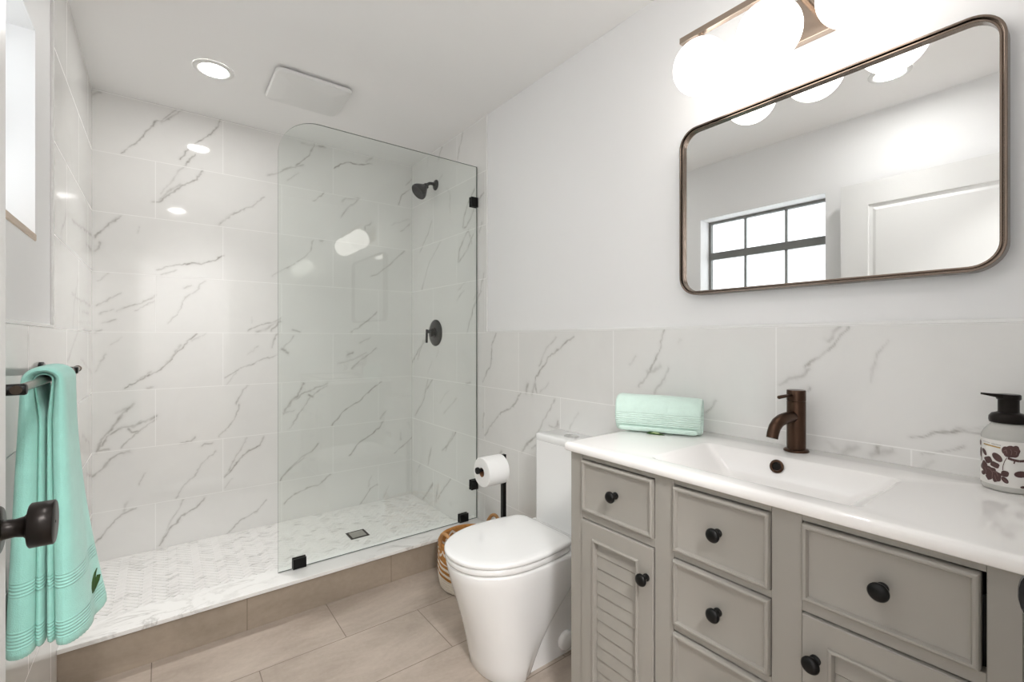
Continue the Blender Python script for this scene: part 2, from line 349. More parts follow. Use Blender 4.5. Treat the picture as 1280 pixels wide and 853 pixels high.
# --- marble cladding with its veins
VEINS = {
 'back': [
  (14,0.45,[(-0.267,2.421),(-0.246,2.436)]),
  (6,0.5,[(0.063,2.44),(0.028,2.395),(-0.019,2.353),(-0.074,2.272),(-0.131,2.194),(-0.159,2.151)]),
  (8,0.4,[(0.085,2.445),(0.036,2.383),(-0.007,2.355)]),
  (6,0.75,[(0.269,2.441),(0.257,2.402),(0.228,2.359),(0.153,2.283),(0.116,2.235),(0.085,2.172)]),
  (7,0.5,[(0.148,2.221),(0.107,2.15)]),
  (9,0.22,[(0.107,2.15),(0.072,2.098),(0.028,2.028),(-0.007,1.968)]),
  (7,0.55,[(0.181,2.133),(0.153,2.076),(0.098,2.043),(0.045,1.988),(-0.007,1.925),(-0.036,1.919)]),
  (14,0.3,[(0.089,2.041),(0.036,1.998),(-0.007,1.935)]),
  (6,0.5,[(0.486,2.044),(0.428,1.979),(0.336,1.922),(0.262,1.841)]),
  (12,0.25,[(0.336,1.926),(0.296,1.887),(0.257,1.839)]),
  (7,0.5,[(-0.163,1.827),(-0.194,1.783),(-0.217,1.762),(-0.259,1.718),(-0.267,1.696)]),
  (14,0.25,[(-0.171,1.823),(-0.194,1.788)]),
  (8,0.4,[(0.717,2.29),(0.602,2.232),(0.508,2.175)]),
  (7,0.25,[(0.682,2.231),(0.619,2.168)]),
  (6,0.2,[(-0.094,1.782),(-0.099,1.75)]),
  (8,0.4,[(-0.244,1.672),(-0.267,1.634)]),
  (6,0.7,[(0.281,1.669),(0.238,1.636),(0.19,1.614),(0.107,1.6),(0.019,1.581),(-0.019,1.556)]),
  (7,0.4,[(0.063,1.563),(0.002,1.531)]),
  (6,0.3,[(-0.217,1.522),(-0.259,1.479)]),
  (6,0.5,[(-0.163,1.429),(-0.202,1.401),(-0.263,1.352)]),
  (7,0.4,[(-0.024,1.421),(-0.082,1.376),(-0.147,1.352),(-0.179,1.335)]),
  (6,0.3,[(-0.032,1.394),(-0.107,1.333)]),
  (6,0.35,[(0.135,1.486),(0.094,1.472)]),
  (5,0.35,[(0.195,1.513),(0.153,1.46),(0.107,1.412),(0.072,1.345),(0.028,1.267)]),
  (7,0.35,[(-0.182,1.284),(-0.24,1.267)]),
  (7,0.35,[(-0.194,1.34),(-0.252,1.315)]),
  (9,0.35,[(-0.246,1.234),(-0.263,1.227)]),
  (6,0.65,[(0.158,1.214),(0.098,1.153),(0.063,1.104),(0.019,1.051),(-0.019,1.009),(-0.082,0.98),(-0.155,0.927)]),
  (14,0.35,[(0.08,1.158),(0.054,1.099),(0.019,1.056)]),
  (6,0.3,[(0.2,1.214),(0.135,1.18)]),
  (9,0.35,[(-0.036,0.93),(-0.057,0.924)]),
  (10,0.3,[(-0.041,1.01),(-0.107,0.971)]),
  (6,0.22,[(-0.167,1.196),(-0.21,1.155)]),
  (7,0.28,[(-0.225,1.11),(-0.267,1.02)]),
  (7,0.55,[(0.585,1.321),(0.546,1.29),(0.492,1.282),(0.407,1.233)]),
  (9,0.6,[(0.585,1.297),(0.535,1.232)]),
  (18,0.3,[(0.579,1.309),(0.513,1.252),(0.459,1.23)]),
  (5,0.2,[(0.43,1.323),(0.428,1.287)]),
  (9,0.5,[(0.562,1.216),(0.546,1.18),(0.535,1.143)]),
  (10,0.7,[(0.59,1.124),(0.624,1.103)]),
  (7,0.35,[(0.659,1.205),(0.59,1.124)]),
  (6,0.45,[(0.562,1.088),(0.481,1.065),(0.449,1.048),(0.366,1.016),(0.291,0.967)]),
  (6,0.25,[(0.346,0.993),(0.296,0.924)]),
  (6,0.22,[(0.465,1.144),(0.407,1.099)]),
  (7,0.4,[(0.407,0.913),(0.371,0.863),(0.346,0.806)]),
  (12,0.5,[(-0.115,0.844),(-0.155,0.806),(-0.179,0.756),(-0.217,0.72),(-0.248,0.678),(-0.259,0.619)]),
  (10,0.5,[(-0.024,0.772),(-0.082,0.746),(-0.123,0.729),(-0.179,0.726),(-0.21,0.704),(-0.233,0.666),(-0.244,0.647)]),
  (6,0.45,[(-0.022,0.761),(-0.074,0.724),(-0.107,0.691),(-0.167,0.626)]),
  (7,0.8,[(-0.143,0.716),(-0.127,0.701),(-0.103,0.703)]),
  (8,0.45,[(-0.263,0.623),(-0.217,0.628)]),
  (16,0.3,[(-0.182,0.808),(-0.139,0.83)]),
  (7,0.35,[(-0.082,0.756),(-0.115,0.734)]),
  (9,0.5,[(-0.131,0.6),(-0.179,0.592),(-0.225,0.548),(-0.274,0.496)]),
  (6,0.28,[(-0.066,0.479),(-0.099,0.417)]),
  (6,0.35,[(0.247,0.55),(0.19,0.49),(0.116,0.392),(0.063,0.32)]),
  (9,0.6,[(0.228,0.592),(0.2,0.596),(0.181,0.585)]),
  (9,0.5,[(0.153,0.642),(0.13,0.617),(0.085,0.618)]),
  (6,0.5,[(0.361,0.803),(0.346,0.734),(0.306,0.68),(0.262,0.622)]),
  (7,0.65,[(0.492,0.598),(0.47,0.547),(0.397,0.516),(0.336,0.449),(0.294,0.393)]),
  (7,0.3,[(0.402,0.604),(0.346,0.5),(0.296,0.404)]),
  (6,0.25,[(0.326,0.37),(0.291,0.324)]),
  (7,0.6,[(0.19,0.293),(0.162,0.249),(0.098,0.219),(0.045,0.166),(-0.015,0.073)]),
  (7,0.28,[(0.098,0.296),(0.045,0.198),(-0.007,0.092)]),
  (6,0.55,[(0.5,0.21),(0.454,0.16),(0.366,0.116),(0.336,0.094),(0.296,0.055)]),
  (8,0.42,[(-0.107,0.298),(-0.163,0.279),(-0.21,0.229),(-0.263,0.161)]),
  (12,0.22,[(-0.139,0.346),(-0.155,0.288)]),
  (7,0.5,[(0.717,0.436),(0.647,0.391),(0.579,0.316)]),
  (6,0.6,[(0.783,2.44),(0.759,2.376),(0.717,2.321),(0.67,2.273)]),
  (12,0.6,[(0.814,2.432),(0.834,2.434)]),
  (9,0.3,[(0.705,2.42),(0.777,2.428),(0.845,2.429)]),
  (8,0.35,[(0.647,2.261),(0.562,2.209),(0.535,2.191)]),
  (5,0.75,[(1.156,2.397),(1.06,2.375),(0.979,2.363),(0.94,2.345),(0.902,2.31)]),
  (12,0.35,[(1.156,2.439),(1.114,2.408)]),
  (6,0.45,[(0.841,2.136),(0.771,2.072)]),
  (10,0.45,[(1.06,2.144),(0.979,2.126),(0.96,2.099)]),
  (8,0.35,[(1.053,2.13),(0.992,2.065),(0.953,1.992)]),
  (6,0.5,[(1.439,2.281),(1.377,2.218),(1.346,2.155)]),
  (8,0.35,[(1.45,2.348),(1.408,2.303)]),
  (6,0.3,[(1.439,2.026),(1.362,1.957)]),
  (8,0.18,[(1.439,2.062),(1.301,1.998)]),
  (8,0.3,[(1.156,1.99),(1.101,1.94)]),
  (6,0.45,[(0.771,1.822),(0.753,1.743),(0.676,1.665)]),
  (12,0.5,[(0.814,1.825),(0.832,1.825)]),
  (8,0.35,[(0.664,1.655),(0.59,1.613),(0.535,1.572)]),
  (7,0.4,[(1.392,1.824),(1.301,1.732),(1.213,1.649),(1.156,1.624)]),
  (7,0.5,[(1.192,1.371),(1.128,1.309),(1.019,1.233)]),
  (8,0.45,[(0.653,1.248),(0.694,1.234)]),
  (11,0.5,[(0.717,0.907),(0.676,0.834),(0.647,0.805),(0.607,0.74)]),
  (9,0.5,[(0.866,0.902),(0.789,0.871),(0.705,0.838),(0.647,0.799),(0.636,0.775)]),
  (6,0.45,[(0.864,0.892),(0.765,0.821),(0.705,0.737),(0.63,0.626)]),
  (8,0.4,[(0.602,0.732),(0.659,0.742)]),
  (9,0.8,[(0.747,0.829),(0.771,0.818)]),
  (6,0.6,[(1.221,0.885),(1.142,0.834),(1.073,0.771),(0.966,0.713),(0.889,0.622)]),
  (6,0.65,[(1.235,0.611),(1.185,0.547),(1.101,0.502),(1.046,0.462),(1.006,0.407)]),
  (6,0.45,[(1.454,0.463),(1.392,0.42),(1.316,0.374)]),
  (8,0.3,[(1.369,0.462),(1.362,0.515)]),
  (8,0.3,[(1.257,0.686),(1.213,0.631)]),
  (7,0.45,[(1.188,1.12),(1.128,1.083),(1.019,0.991)]),
  (7,0.35,[(1.142,1.193),(1.073,1.163)]),
  (9,0.4,[(1.026,1.098),(0.992,1.083)]),
  (7,0.25,[(1.114,1.094),(1.032,1.051),(0.927,1.021)]),
  (6,0.55,[(0.804,0.512),(0.753,0.461),(0.694,0.439),(0.636,0.386),(0.579,0.319)]),
  (6,0.6,[(0.876,0.299),(0.814,0.252),(0.729,0.236),(0.659,0.219),(0.602,0.169)]),
  (6,0.35,[(1.156,0.242),(1.126,0.172)]),
  (6,0.5,[(1.199,0.172),(1.142,0.155),(1.066,0.054)]),
  (6,0.22,[(1.272,0.151),(1.231,0.067)]),
 ],
 'right': [
  (8,0.5,[(2.66,2.435),(2.715,2.371)]),
  (8,0.4,[(2.398,2.443),(2.457,2.316),(2.469,2.27)]),
  (8,0.25,[(2.655,2.255),(2.715,2.226)]),
  (7,0.25,[(2.858,2.43),(2.873,2.379)]),
  (7,0.3,[(2.556,2.107),(2.556,1.993)]),
  (5,0.25,[(2.607,2.158),(2.556,2.1)]),
  (7,0.42,[(2.8,1.979),(2.858,1.908),(2.981,1.803)]),
  (7,0.35,[(2.674,1.836),(2.858,1.689),(2.95,1.532)]),
  (8,0.5,[(2.27,2.064),(2.341,1.993),(2.386,1.919),(2.402,1.856)]),
  (7,0.5,[(2.176,2.017),(2.253,1.973),(2.318,1.893),(2.391,1.851)]),
  (9,0.5,[(2.336,1.837),(2.433,1.745),(2.457,1.66)]),
  (7,0.5,[(2.279,1.797),(2.341,1.731),(2.445,1.661)]),
  (7,0.3,[(2.329,1.824),(2.296,1.747)]),
  (9,0.4,[(2.186,1.849),(2.221,1.802)]),
  (7,0.3,[(2.37,1.531),(2.457,1.488)]),
  (9,0.4,[(2.176,1.557),(2.207,1.467)]),
  (7,0.3,[(2.386,1.482),(2.469,1.427)]),
  (7,0.45,[(2.196,1.466),(2.274,1.379),(2.352,1.225)]),
  (9,0.3,[(2.232,1.457),(2.285,1.415)]),
  (10,0.5,[(2.888,1.186),(2.981,1.122),(3.112,1.015)]),
  (9,0.4,[(2.928,1.179),(3.019,1.043)]),
  (6,0.22,[(2.8,1.044),(2.864,0.956)]),
  (6,0.22,[(2.709,1.126),(2.737,1.066)]),
  (12,0.4,[(2.307,0.932),(2.363,0.919)]),
  (8,0.5,[(2.785,0.914),(2.888,0.833),(2.934,0.745),(3.062,0.638)]),
  (9,0.4,[(2.858,0.909),(2.913,0.796)]),
  (6,0.45,[(3.18,0.84),(3.159,0.747)]),
  (6,0.35,[(2.476,0.82),(2.639,0.704)]),
  (8,0.18,[(2.569,0.862),(2.693,0.769)]),
  (9,0.5,[(2.488,0.61),(2.556,0.533),(2.652,0.461)]),
  (8,0.35,[(2.518,0.6),(2.613,0.469)]),
  (7,0.4,[(2.808,0.454),(2.858,0.353)]),
  (6,0.3,[(2.493,0.609),(2.556,0.536),(2.613,0.485)]),
  (7,0.35,[(2.808,0.448),(2.858,0.322)]),
  (12,0.5,[(2.779,0.216),(2.888,0.117),(2.943,0.058)]),
  (8,0.55,[(2.551,0.299),(2.66,0.192),(2.72,0.133)]),
  (9,0.45,[(2.709,0.231),(2.748,0.108)]),
  (8,0.25,[(2.975,0.299),(3.039,0.232)]),
  (6,0.5,[(2.048,1.223),(2.09,1.149),(2.1,1.061),(2.139,0.997),(2.186,0.941)]),
  (6,0.6,[(1.458,1.194),(1.531,1.156),(1.62,1.103),(1.685,1.029),(1.722,0.982),(1.714,0.923)]),
  (9,0.3,[(1.571,1.199),(1.641,1.136),(1.692,1.057)]),
  (16,0.5,[(1.784,0.958),(1.795,0.917)]),
  (14,0.4,[(1.722,0.973),(1.745,0.922)]),
  (7,0.25,[(1.62,0.985),(1.685,0.927)]),
  (6,0.55,[(1.836,0.913),(1.891,0.846),(1.996,0.791),(2.09,0.718),(2.165,0.637)]),
  (6,0.35,[(2.165,0.766),(2.182,0.68)]),
  (6,0.45,[(1.582,0.906),(1.67,0.78),(1.73,0.702),(1.821,0.618)]),
  (12,0.6,[(1.711,0.717),(1.816,0.632)]),
  (8,0.45,[(1.558,0.807),(1.585,0.778),(1.616,0.781)]),
  (16,0.35,[(1.558,0.796),(1.582,0.76)]),
  (8,0.5,[(1.714,0.661),(1.748,0.652)]),
  (8,0.22,[(1.427,0.865),(1.48,0.788)]),
  (6,0.5,[(0.994,1.226),(1.008,1.169),(1.056,1.064),(1.106,1.003)]),
  (9,0.35,[(0.975,1.083),(1.004,1.031),(1.04,0.986)]),
  (14,0.25,[(1.013,1.089),(1.065,1.06)]),
  (8,0.25,[(1.118,1.121),(1.148,1.089)]),
  (8,0.2,[(0.932,1.186),(0.939,1.177)]),
  (7,0.4,[(0.797,0.988),(0.837,0.939)]),
  (14,0.35,[(1.996,0.585),(2.037,0.547)]),
  (6,0.5,[(0.434,1.223),(0.455,1.19),(0.483,1.157),(0.507,1.135),(0.532,1.11)]),
  (8,0.35,[(0.454,1.224),(0.478,1.186)]),
  (8,0.45,[(0.527,1.103),(0.545,1.086),(0.59,1.063),(0.601,1.055)]),
  (7,0.4,[(0.526,1.054),(0.533,1.042)]),
  (7,0.26,[(0.35,1.186),(0.37,1.144),(0.384,1.082)]),
  (5,0.5,[(0.174,0.987),(0.216,0.975),(0.25,0.969),(0.297,0.948)]),
  (5,0.35,[(0.208,0.946),(0.236,0.932),(0.261,0.92),(0.279,0.914)]),
  (4,0.25,[(0.176,0.998),(0.203,0.988),(0.243,0.97)]),
  (12,0.6,[(0.37,0.909),(0.372,0.896)]),
  (14,0.35,[(0.339,0.907),(0.388,0.889)]),
  (16,0.3,[(0.414,0.905),(0.446,0.881)]),
  (14,0.18,[(0.478,0.905),(0.457,0.882)]),
  (8,0.2,[(0.264,0.903),(0.279,0.881)]),
 ],
 'left': [
  (10,0.22,[(2.419,1.962),(2.478,1.834)]),
  (12,0.35,[(2.349,1.694),(2.326,1.637),(2.209,1.55)]),
  (10,0.4,[(2.468,1.652),(2.959,1.696),(3.1,1.702)]),
  (10,0.4,[(2.886,1.63),(3.083,1.628)]),
  (14,0.35,[(2.63,1.437),(2.519,1.326),(2.509,1.286),(2.493,1.23)]),
  (9,0.4,[(2.468,1.368),(2.689,1.353),(3.051,1.353)]),
  (12,0.3,[(2.63,1.349),(2.677,1.3)]),
  (10,0.25,[(2.209,1.525),(2.25,1.556)]),
  (10,0.2,[(2.63,1.257),(3.051,1.269)]),
  (10,0.3,[(2.751,1.309),(2.996,1.311)]),
  (12,0.3,[(2.63,1.22),(2.349,1.098)]),
  (12,0.35,[(2.784,1.226),(3.035,1.224)]),
  (10,0.25,[(2.72,1.104),(3.083,1.022)]),
  (14,0.35,[(2.751,0.767),(2.996,0.688),(3.02,0.635)]),
  (10,0.5,[(2.922,0.556),(3.1,0.5)]),
  (8,0.3,[(2.817,0.756),(2.922,0.706)]),
 ],
}

def vnoise(x, y, seed):
    r = np.random.RandomState(seed).rand(64, 64); xi = np.floor(x).astype(int); yi = np.floor(y).astype(int)
    fx = x-xi; fy = y-yi; fx = fx*fx*(3-2*fx); fy = fy*fy*(3-2*fy)
    g = lambda a, b: r[a % 64, b % 64]
    return (g(xi, yi)*(1-fx)+g(xi+1, yi)*fx)*(1-fy)+(g(xi, yi+1)*(1-fx)+g(xi+1, yi+1)*fx)*fy
def tile_panel(name, key, axis, surf, back, u0, u1, z0, z1, step, mat, parent):
    nu = int(round((u1-u0)/step))+1; nz = int(round((z1-z0)/step))+1
    U, Z = np.meshgrid(np.linspace(u0, u1, nu), np.linspace(z0, z1, nz))
    wu = U+0.012*(vnoise(U*28, Z*28, 1)-0.5)+0.007*(vnoise(U*90, Z*90, 2)-0.5)
    wz = Z+0.012*(vnoise(U*28, Z*28, 3)-0.5)+0.007*(vnoise(U*90, Z*90, 4)-0.5)
    keep = np.ones_like(U); al = 0.45+0.75*vnoise(U*35, Z*35, 7)
    for wd, k, pts in VEINS[key]:
        sg = max(wd*0.00033, step*0.42)
        for (a0, b0), (a1, b1) in zip(pts[:-1], pts[1:]):
            m = 0.05
            iu = slice(max(0, int((min(a0, a1)-m-u0)/step)), max(0, int((max(a0, a1)+m-u0)/step)+1)); iz = slice(max(0, int((min(b0, b1)-m-z0)/step)), max(0, int((max(b0, b1)+m-z0)/step)+1))
            A = wu[iz, iu]; B = wz[iz, iu]
            if A.size == 0: continue
            dx, dy = a1-a0, b1-b0; L = dx*dx+dy*dy+1e-12
            t = np.clip(((A-a0)*dx+(B-b0)*dy)/L, 0, 1)
            d2 = (A-a0-t*dx)**2+(B-b0-t*dy)**2
            I = k*np.exp(-d2/(2*sg*sg))+0.22*k*np.exp(-d2/(2*(sg*3.2)**2))
            kk = 1-np.clip(I, 0, 1)
            keep[iz, iu] = np.minimum(keep[iz, iu], kk)
    val = np.clip((1-keep)*al*1.1, 0, 1).astype(np.float32)
    n = nu*nz
    co = np.empty((n, 3), np.float32); co[:, axis] = U.ravel(); co[:, 1-axis] = surf; co[:, 2] = Z.ravel()
    idx = np.arange(n).reshape(nz, nu)
    q = np.stack([idx[:-1, :-1], idx[:-1, 1:], idx[1:, 1:], idx[1:, :-1]], -1).reshape(-1, 4)
    bd = np.concatenate([idx[0, :], idx[1:, -1], idx[-1, -2::-1], idx[-2:0:-1, 0]])
    cb = co[bd].copy(); cb[:, 1-axis] = back; nb = len(bd)
    bi = n+np.arange(nb); side = np.stack([bd, bi, np.roll(bi, -1), np.roll(bd, -1)], -1)
    V = np.concatenate([co, cb]); Q = np.concatenate([q, side])
    me = bpy.data.meshes.new(name)
    me.vertices.add(len(V)); me.vertices.foreach_set('co', V.ravel())
    me.loops.add(Q.size); me.loops.foreach_set('vertex_index', Q.ravel().astype(np.int32))
    me.polygons.add(len(Q)); me.polygons.foreach_set('loop_start', (np.arange(len(Q))*4).astype(np.int32))
    me.update(calc_edges=True)
    at = me.color_attributes.new('vein', 'FLOAT_COLOR', 'POINT')
    c = np.zeros((len(V), 4), np.float32); c[:n, 0] = c[:n, 1] = c[:n, 2] = val.ravel(); c[:, 3] = 1
    at.data.foreach_set('color', c.ravel())
    me.materials.append(M[mat]); me.polygons.foreach_set('use_smooth', [False]*len(me.polygons))
    o = bpy.data.objects.new(name, me); COL.objects.link(o); o.parent = parent; return o
# plain mirrored veins carry on over the unseen stretches of the left wall
for j, (yy, zz) in enumerate([(0.4, 0.3), (0.8, 0.9), (1.2, 0.5), (1.6, 0.2), (1.75, 0.95), (1.1, 1.0)]):
    VEINS['left'].append((8, 0.4, [(yy, zz), (yy+0.07, zz-0.05), (yy+0.12, zz-0.13)]))
tile_panel('marble_tile_cladding', 'back', 0, YB, YB+T, XL, XR, ZS-0.02, ZC, 0.0045, 'tile_back', wall_back)
tile_panel('marble_tile_cladding', 'right', 1, XR, XR+0.006, 2.147, YB, ZS-0.02, ZC, 0.0045, 'tile_right', wall_right)
tile_panel('marble_tile_wainscot', 'right', 1, XR, XR+0.006, Y0, 2.147, 0, ZW, 0.004, 'tile_right', wall_right)
tile_panel('marble_tile_cladding', 'left', 1, XL, PX, 2.085, YB, ZS-0.02, ZC, 0.006, 'tile_left', wall_left)
tile_panel('marble_tile_wainscot', 'left', 1, XL, PX, Y0, 2.085, 0, ZW, 0.006, 'tile_left', wall_left)
MB().box(XR-0.0015, XR+0.006, 2.139, 2.147, ZW, ZC).build('vertical_edge_trim', 'trim', wall_right, bevel=0.001)
MB().box(XR-0.0015, XR+0.006, Y0, 2.147, ZW, ZW+0.009).build('wainscot_cap', 'trim', wall_right, bevel=0.001)
MB().box(PX, XL+0.0015, 2.076, 2.085, ZW, ZC).build('vertical_edge_trim', 'trim', wall_left, bevel=0.001)
MB().box(PX, XL+0.0015, Y0, 2.076, ZW, ZW+0.009).build('wainscot_cap', 'trim', wall_left, bevel=0.001)

# --- window in the left wall
FX = PX-0.115
mb = MB()
fw = 0.018
mb.box(FX-0.03, FX, WY0, WY1, WZ1-fw, WZ1).box(FX-0.03, FX, WY0, WY1, WZ0, WZ0+fw).box(FX-0.03, FX, WY0, WY0+fw, WZ0+fw, WZ1-fw).box(FX-0.03, FX, WY1-fw, WY1, WZ0+fw, WZ1-fw)
win = struct(mb.build('window_1', 'alu', smooth=0), 'six-pane dark metal window set deep in the left wall', 'window')
zm = 1.80
MB().box(FX-0.025, FX+0.008, WY0+fw, WY1-fw, zm-0.026, zm+0.026).build('meeting_rail', 'alu', win, smooth=0, bevel=0.002)
for k in (1, 2):
    y = WY0+(WY1-WY0)*k/3
    for za, zb in ((WZ0+fw, zm-0.026), (zm+0.026, WZ1-fw)):
        MB().box(FX-0.022, FX-0.004, y-0.006, y+0.006, za, zb).build('muntin', 'alu', win, smooth=0)
for k in range(3):
    ya = WY0+fw+(WY1-WY0-2*fw)*k/3; yb = WY0+fw+(WY1-WY0-2*fw)*(k+1)/3
    for za, zb in ((WZ0+fw, zm-0.026), (zm+0.026, WZ1-fw)):
        MB().box(FX-0.017, FX-0.012, ya, yb, za, zb).build('pane', 'pane', win, smooth=0)
MB().box(FX, PX+0.003, WY0, WY1, WZ0-0.02, WZ0).build('sill', 'sill', win, smooth=0, bevel=0.003)

# --- shower base, curb
sb = struct(MB().box(XL, XR, YC+0.13, YB, 0.0, ZS-0.003).build('shower_floor', 'grout', smooth=0), 'shower floor of small white marble herringbone tiles', 'shower floor')
def clip(poly, x0, x1, y0, y1):
    for ax, val, sgn in ((0, x0, 1), (0, x1, -1), (1, y0, 1), (1, y1, -1)):
        out = []
        for i, p in enumerate(poly):
            q = poly[(i+1) % len(poly)]; dp = (p[ax]-val)*sgn; dq = (q[ax]-val)*sgn
            if dp >= 0: out.append(p)
            if dp*dq < 0:
                t = dp/(dp-dq); out.append((p[0]+(q[0]-p[0])*t, p[1]+(q[1]-p[1])*t))
        poly = out
        if len(poly) < 3: return []
    return poly
rnd = random.Random(5)
mb = MB(); tones = []
w = 0.0225; n_ = 3; g_ = 0.0009
c45 = math.cos(PI/4)
def emit_brick(i0, j0, i1, j1, d):
    a, b_, c_, d_ = i0*w+g_, j0*w+g_, i1*w-g_, j1*w-g_
    pts = [(a, b_), (c_, b_), (c_, d_), (a, d_)]
    pts = [(0.6+(x-y)*c45, 2.7+(x+y)*c45) for x, y in pts]
    pl = clip(pts, XL+0.002, XR-0.002, YC+0.14, YB-0.002)
    if len(pl) >= 3:
        r = rnd.random(); tone = rnd.uniform(0.0, 0.3) if r < 0.70 else rnd.uniform(0.5, 1.2)
        m = len(pl); mb.add([(x, y, ZS) for x, y in pl]+[(x, y, ZS-0.003) for x, y in pl], [tuple(range(m))]+[(k, (k+1) % m, m+(k+1) % m, m+k) for k in range(m)])
        tones.extend([(tone, d)]*(2*m))
for i in range(-80, 80):
    for j in range(-80, 80):
        t_ = (i-j) % (2*n_)
        if t_ == 0: emit_brick(i, j, i+n_, j+1, 0.0)
        elif t_ == 2*n_-1: emit_brick(i, j, i+1, j+n_, 1.0)
mo = mb.build('marble_mosaic', 'mosaic', sb, smooth=0)
at = mo.data.color_attributes.new('tone', 'FLOAT_COLOR', 'POINT')
at.data.foreach_set('color', np.array([(a, b_, 0, 1) for a, b_ in tones], np.float32).ravel())

curb = struct(MB().box(XL, XR, YC, YC+0.135, 0, 0.136).build('shower_curb', 'curb', smooth=0), 'low shower curb faced in taupe tile with white slab top', 'curb')
MB().box(XL, XR, YC-0.012, YC+0.146, 0.136, 0.152).build('marble_slab_top', 'slab', curb, smooth=0, bevel=0.002)

# --- door, folded back against the left wall
DXA, DXB, DYA, DYB, DZ0, DZ1 = -0.208, -0.173, 0.145, 0.938, 0.012, 2.04
mb = MB()
def door_face(mb, x, sx):
    # nested outlines give the two moulded panels
    panels = [(DYA+0.125, DYB-0.125, 1.02, DZ1-0.125), (DYA+0.125, DYB-0.125, 0.23, 0.86)]
    ys = [DYA, DYA+0.125, DYB-0.125, DYB]; zs = [DZ0, 0.23, 0.86, 1.02, DZ1-0.125, DZ1]
    for i in range(3):
        for j in range(5):
            if i == 1 and j in (1, 3): continue
            mb.add([(x, ys[i], zs[j]), (x, ys[i+1], zs[j]), (x, ys[i+1], zs[j+1]), (x, ys[i], zs[j+1])], [(0, 1, 2, 3)])
    for ya, yb, za, zb in panels:
        rings = [[(x+sx*dx, ya+k, za+k), (x+sx*dx, yb-k, za+k), (x+sx*dx, yb-k, zb-k), (x+sx*dx, ya+k, zb-k)] for k, dx in ((0, 0), (0.004, 0.007), (0.020, 0.009), (0.034, 0.002), (0.05, 0.002))]
        mb.loft(rings, False, True)
door_face(mb, DXB, -1); door_face(mb, DXA, 1)
mb.add([(x, y, z) for x in (DXA, DXB) for y in (DYA, DYB) for z in (DZ0, DZ1)], [(0, 2, 6, 4), (1, 3, 7, 5), (0, 1, 5, 4), (2, 3, 7, 6)])
door = struct(mb.build('door_1', 'door', smooth=0, fix=True), 'white two-panel door standing open against the left wall', 'door')
KY, KZ = 0.878, 0.938
kp = [(0.031, 0.0), (0.031, 0.005), (0.029, 0.007), (0.014, 0.008), (0.0125, 0.010), (0.0115, 0.020), (0.0135, 0.028), (0.018, 0.0315), (0.0275, 0.033), (0.0292, 0.0345), (0.0292, 0.0565), (0.0278, 0.0577), (0.0, 0.058)]
MB().lathe((DXB, KY, KZ), (1, 0, 0), kp, 40).lathe((DXB+0.0578, KY, KZ), (1, 0, 0), [(0.002, 0), (0.002, 0.0006), (0, 0.0007)], 12).build('door_knob', 'darkbronze', door, smooth=50)
MB().lathe((DXA, KY, KZ), (-1, 0, 0), [(r, h*0.75) for r, h in kp], 32).build('door_knob', 'darkbronze', door, smooth=50)
for z in (0.25, 1.05, 1.85):
    MB().lathe((DXB-0.002, DYA-0.006, z-0.045), (0, 0, 1), [(0.006, 0), (0.006, 0.09)], 12).build('hinge', 'darkbronze', door)
sp = MB()
outl = [(0, -0.017), (0.0022, -0.012), (0.0035, -0.005), (0.0035, 0.005), (0.0022, 0.012), (0, 0.017)]
sp.box(DX1-0.002, DX1, Y0-0.03, Y0-0.0, 0.925, 0.985)
sp.loft([[(DX1-0.002, Y0+a, 0.955+b) for a, b in outl], [(DX1+0.003, Y0+a+0.001, 0.955+b) for a, b in outl]])
sk = sp.build('strike_plate', 'black', wall_near, smooth=0)

# ------------------------------------------------------------------ vanity cabinet
VX = 0.985; VY0, VY1 = 0.081, 0.998; VT = 0.852
van = thing('vanity_cabinet', 'grey painted bathroom vanity cabinet with louvered doors and black knobs', 'vanity', (1.2, 0.54, 0))
mb = MB()
for ya, yb in ((0.950, VY1), (0.648, 0.701), (0.3675, 0.4235), (VY0, 0.1175)):   # stiles of the face frame
    mb.box(VX, VX+0.022, ya, yb, 0.0 if ya in (0.950, VY0) else 0.10, VT-0.001)
for ya, yb in ((0.701, 0.950), (0.4235, 0.648), (0.1175, 0.3675)):                # rails
    mb.box(VX+0.001, VX+0.022, ya, yb, 0.836, VT-0.001); mb.box(VX+0.001, VX+0.022, ya, yb, 0.09, 0.115)
for ya, yb in ((0.701, 0.950), (0.1175, 0.3675)): mb.box(VX+0.001, VX+0.022, ya, yb, 0.662, 0.684)
for za, zb in ((0.660, 0.676), (0.484, 0.500), (0.302, 0.318)): mb.box(VX+0.001, VX+0.022, 0.4235, 0.648, za, zb)
mb.build('face_frame', 'vanity', van, smooth=0, bevel=0.0012)
mb = MB().box(VX+0.023, XR-0.003, VY1-0.018, VY1-0.001, 0, VT-0.001).box(VX+0.023, XR-0.003, VY0+0.001, VY0+0.018, 0, VT-0.001).box(VX+0.023, XR-0.003, VY0+0.018, VY1-0.018, 0.095, 0.112)
mb.build('side_panels', 'vanity', van, smooth=0)
MB().box(VX+0.030, VX+0.034, VY0+0.019, VY1-0.019, 0.113, 0.79).build('dark_gap_board', 'gap', van, smooth=0)  # near-black sheet behind the fronts, makes the gaps between them dark
KN = [(0.0095, 0), (0.0095, 0.0025), (0.0055, 0.005), (0.0050, 0.013), (0.0115, 0.017), (0.0155, 0.0215), (0.0158, 0.025), (0.0125, 0.0295), (0.006, 0.0315), (0, 0.032)]
def knob(y, z, x, parent):
    return MB().lathe((x, y, z), (-1, 0, 0), KN, 28).build('knob', 'black', parent, smooth=50)
def rects(y0, y1, z0, z1, prof):
    return [[(VX+dx, y0+k, z0+k), (VX+dx, y1-k, z0+k), (VX+dx, y1-k, z1-k), (VX+dx, y0+k, z1-k)] for k, dx in prof]
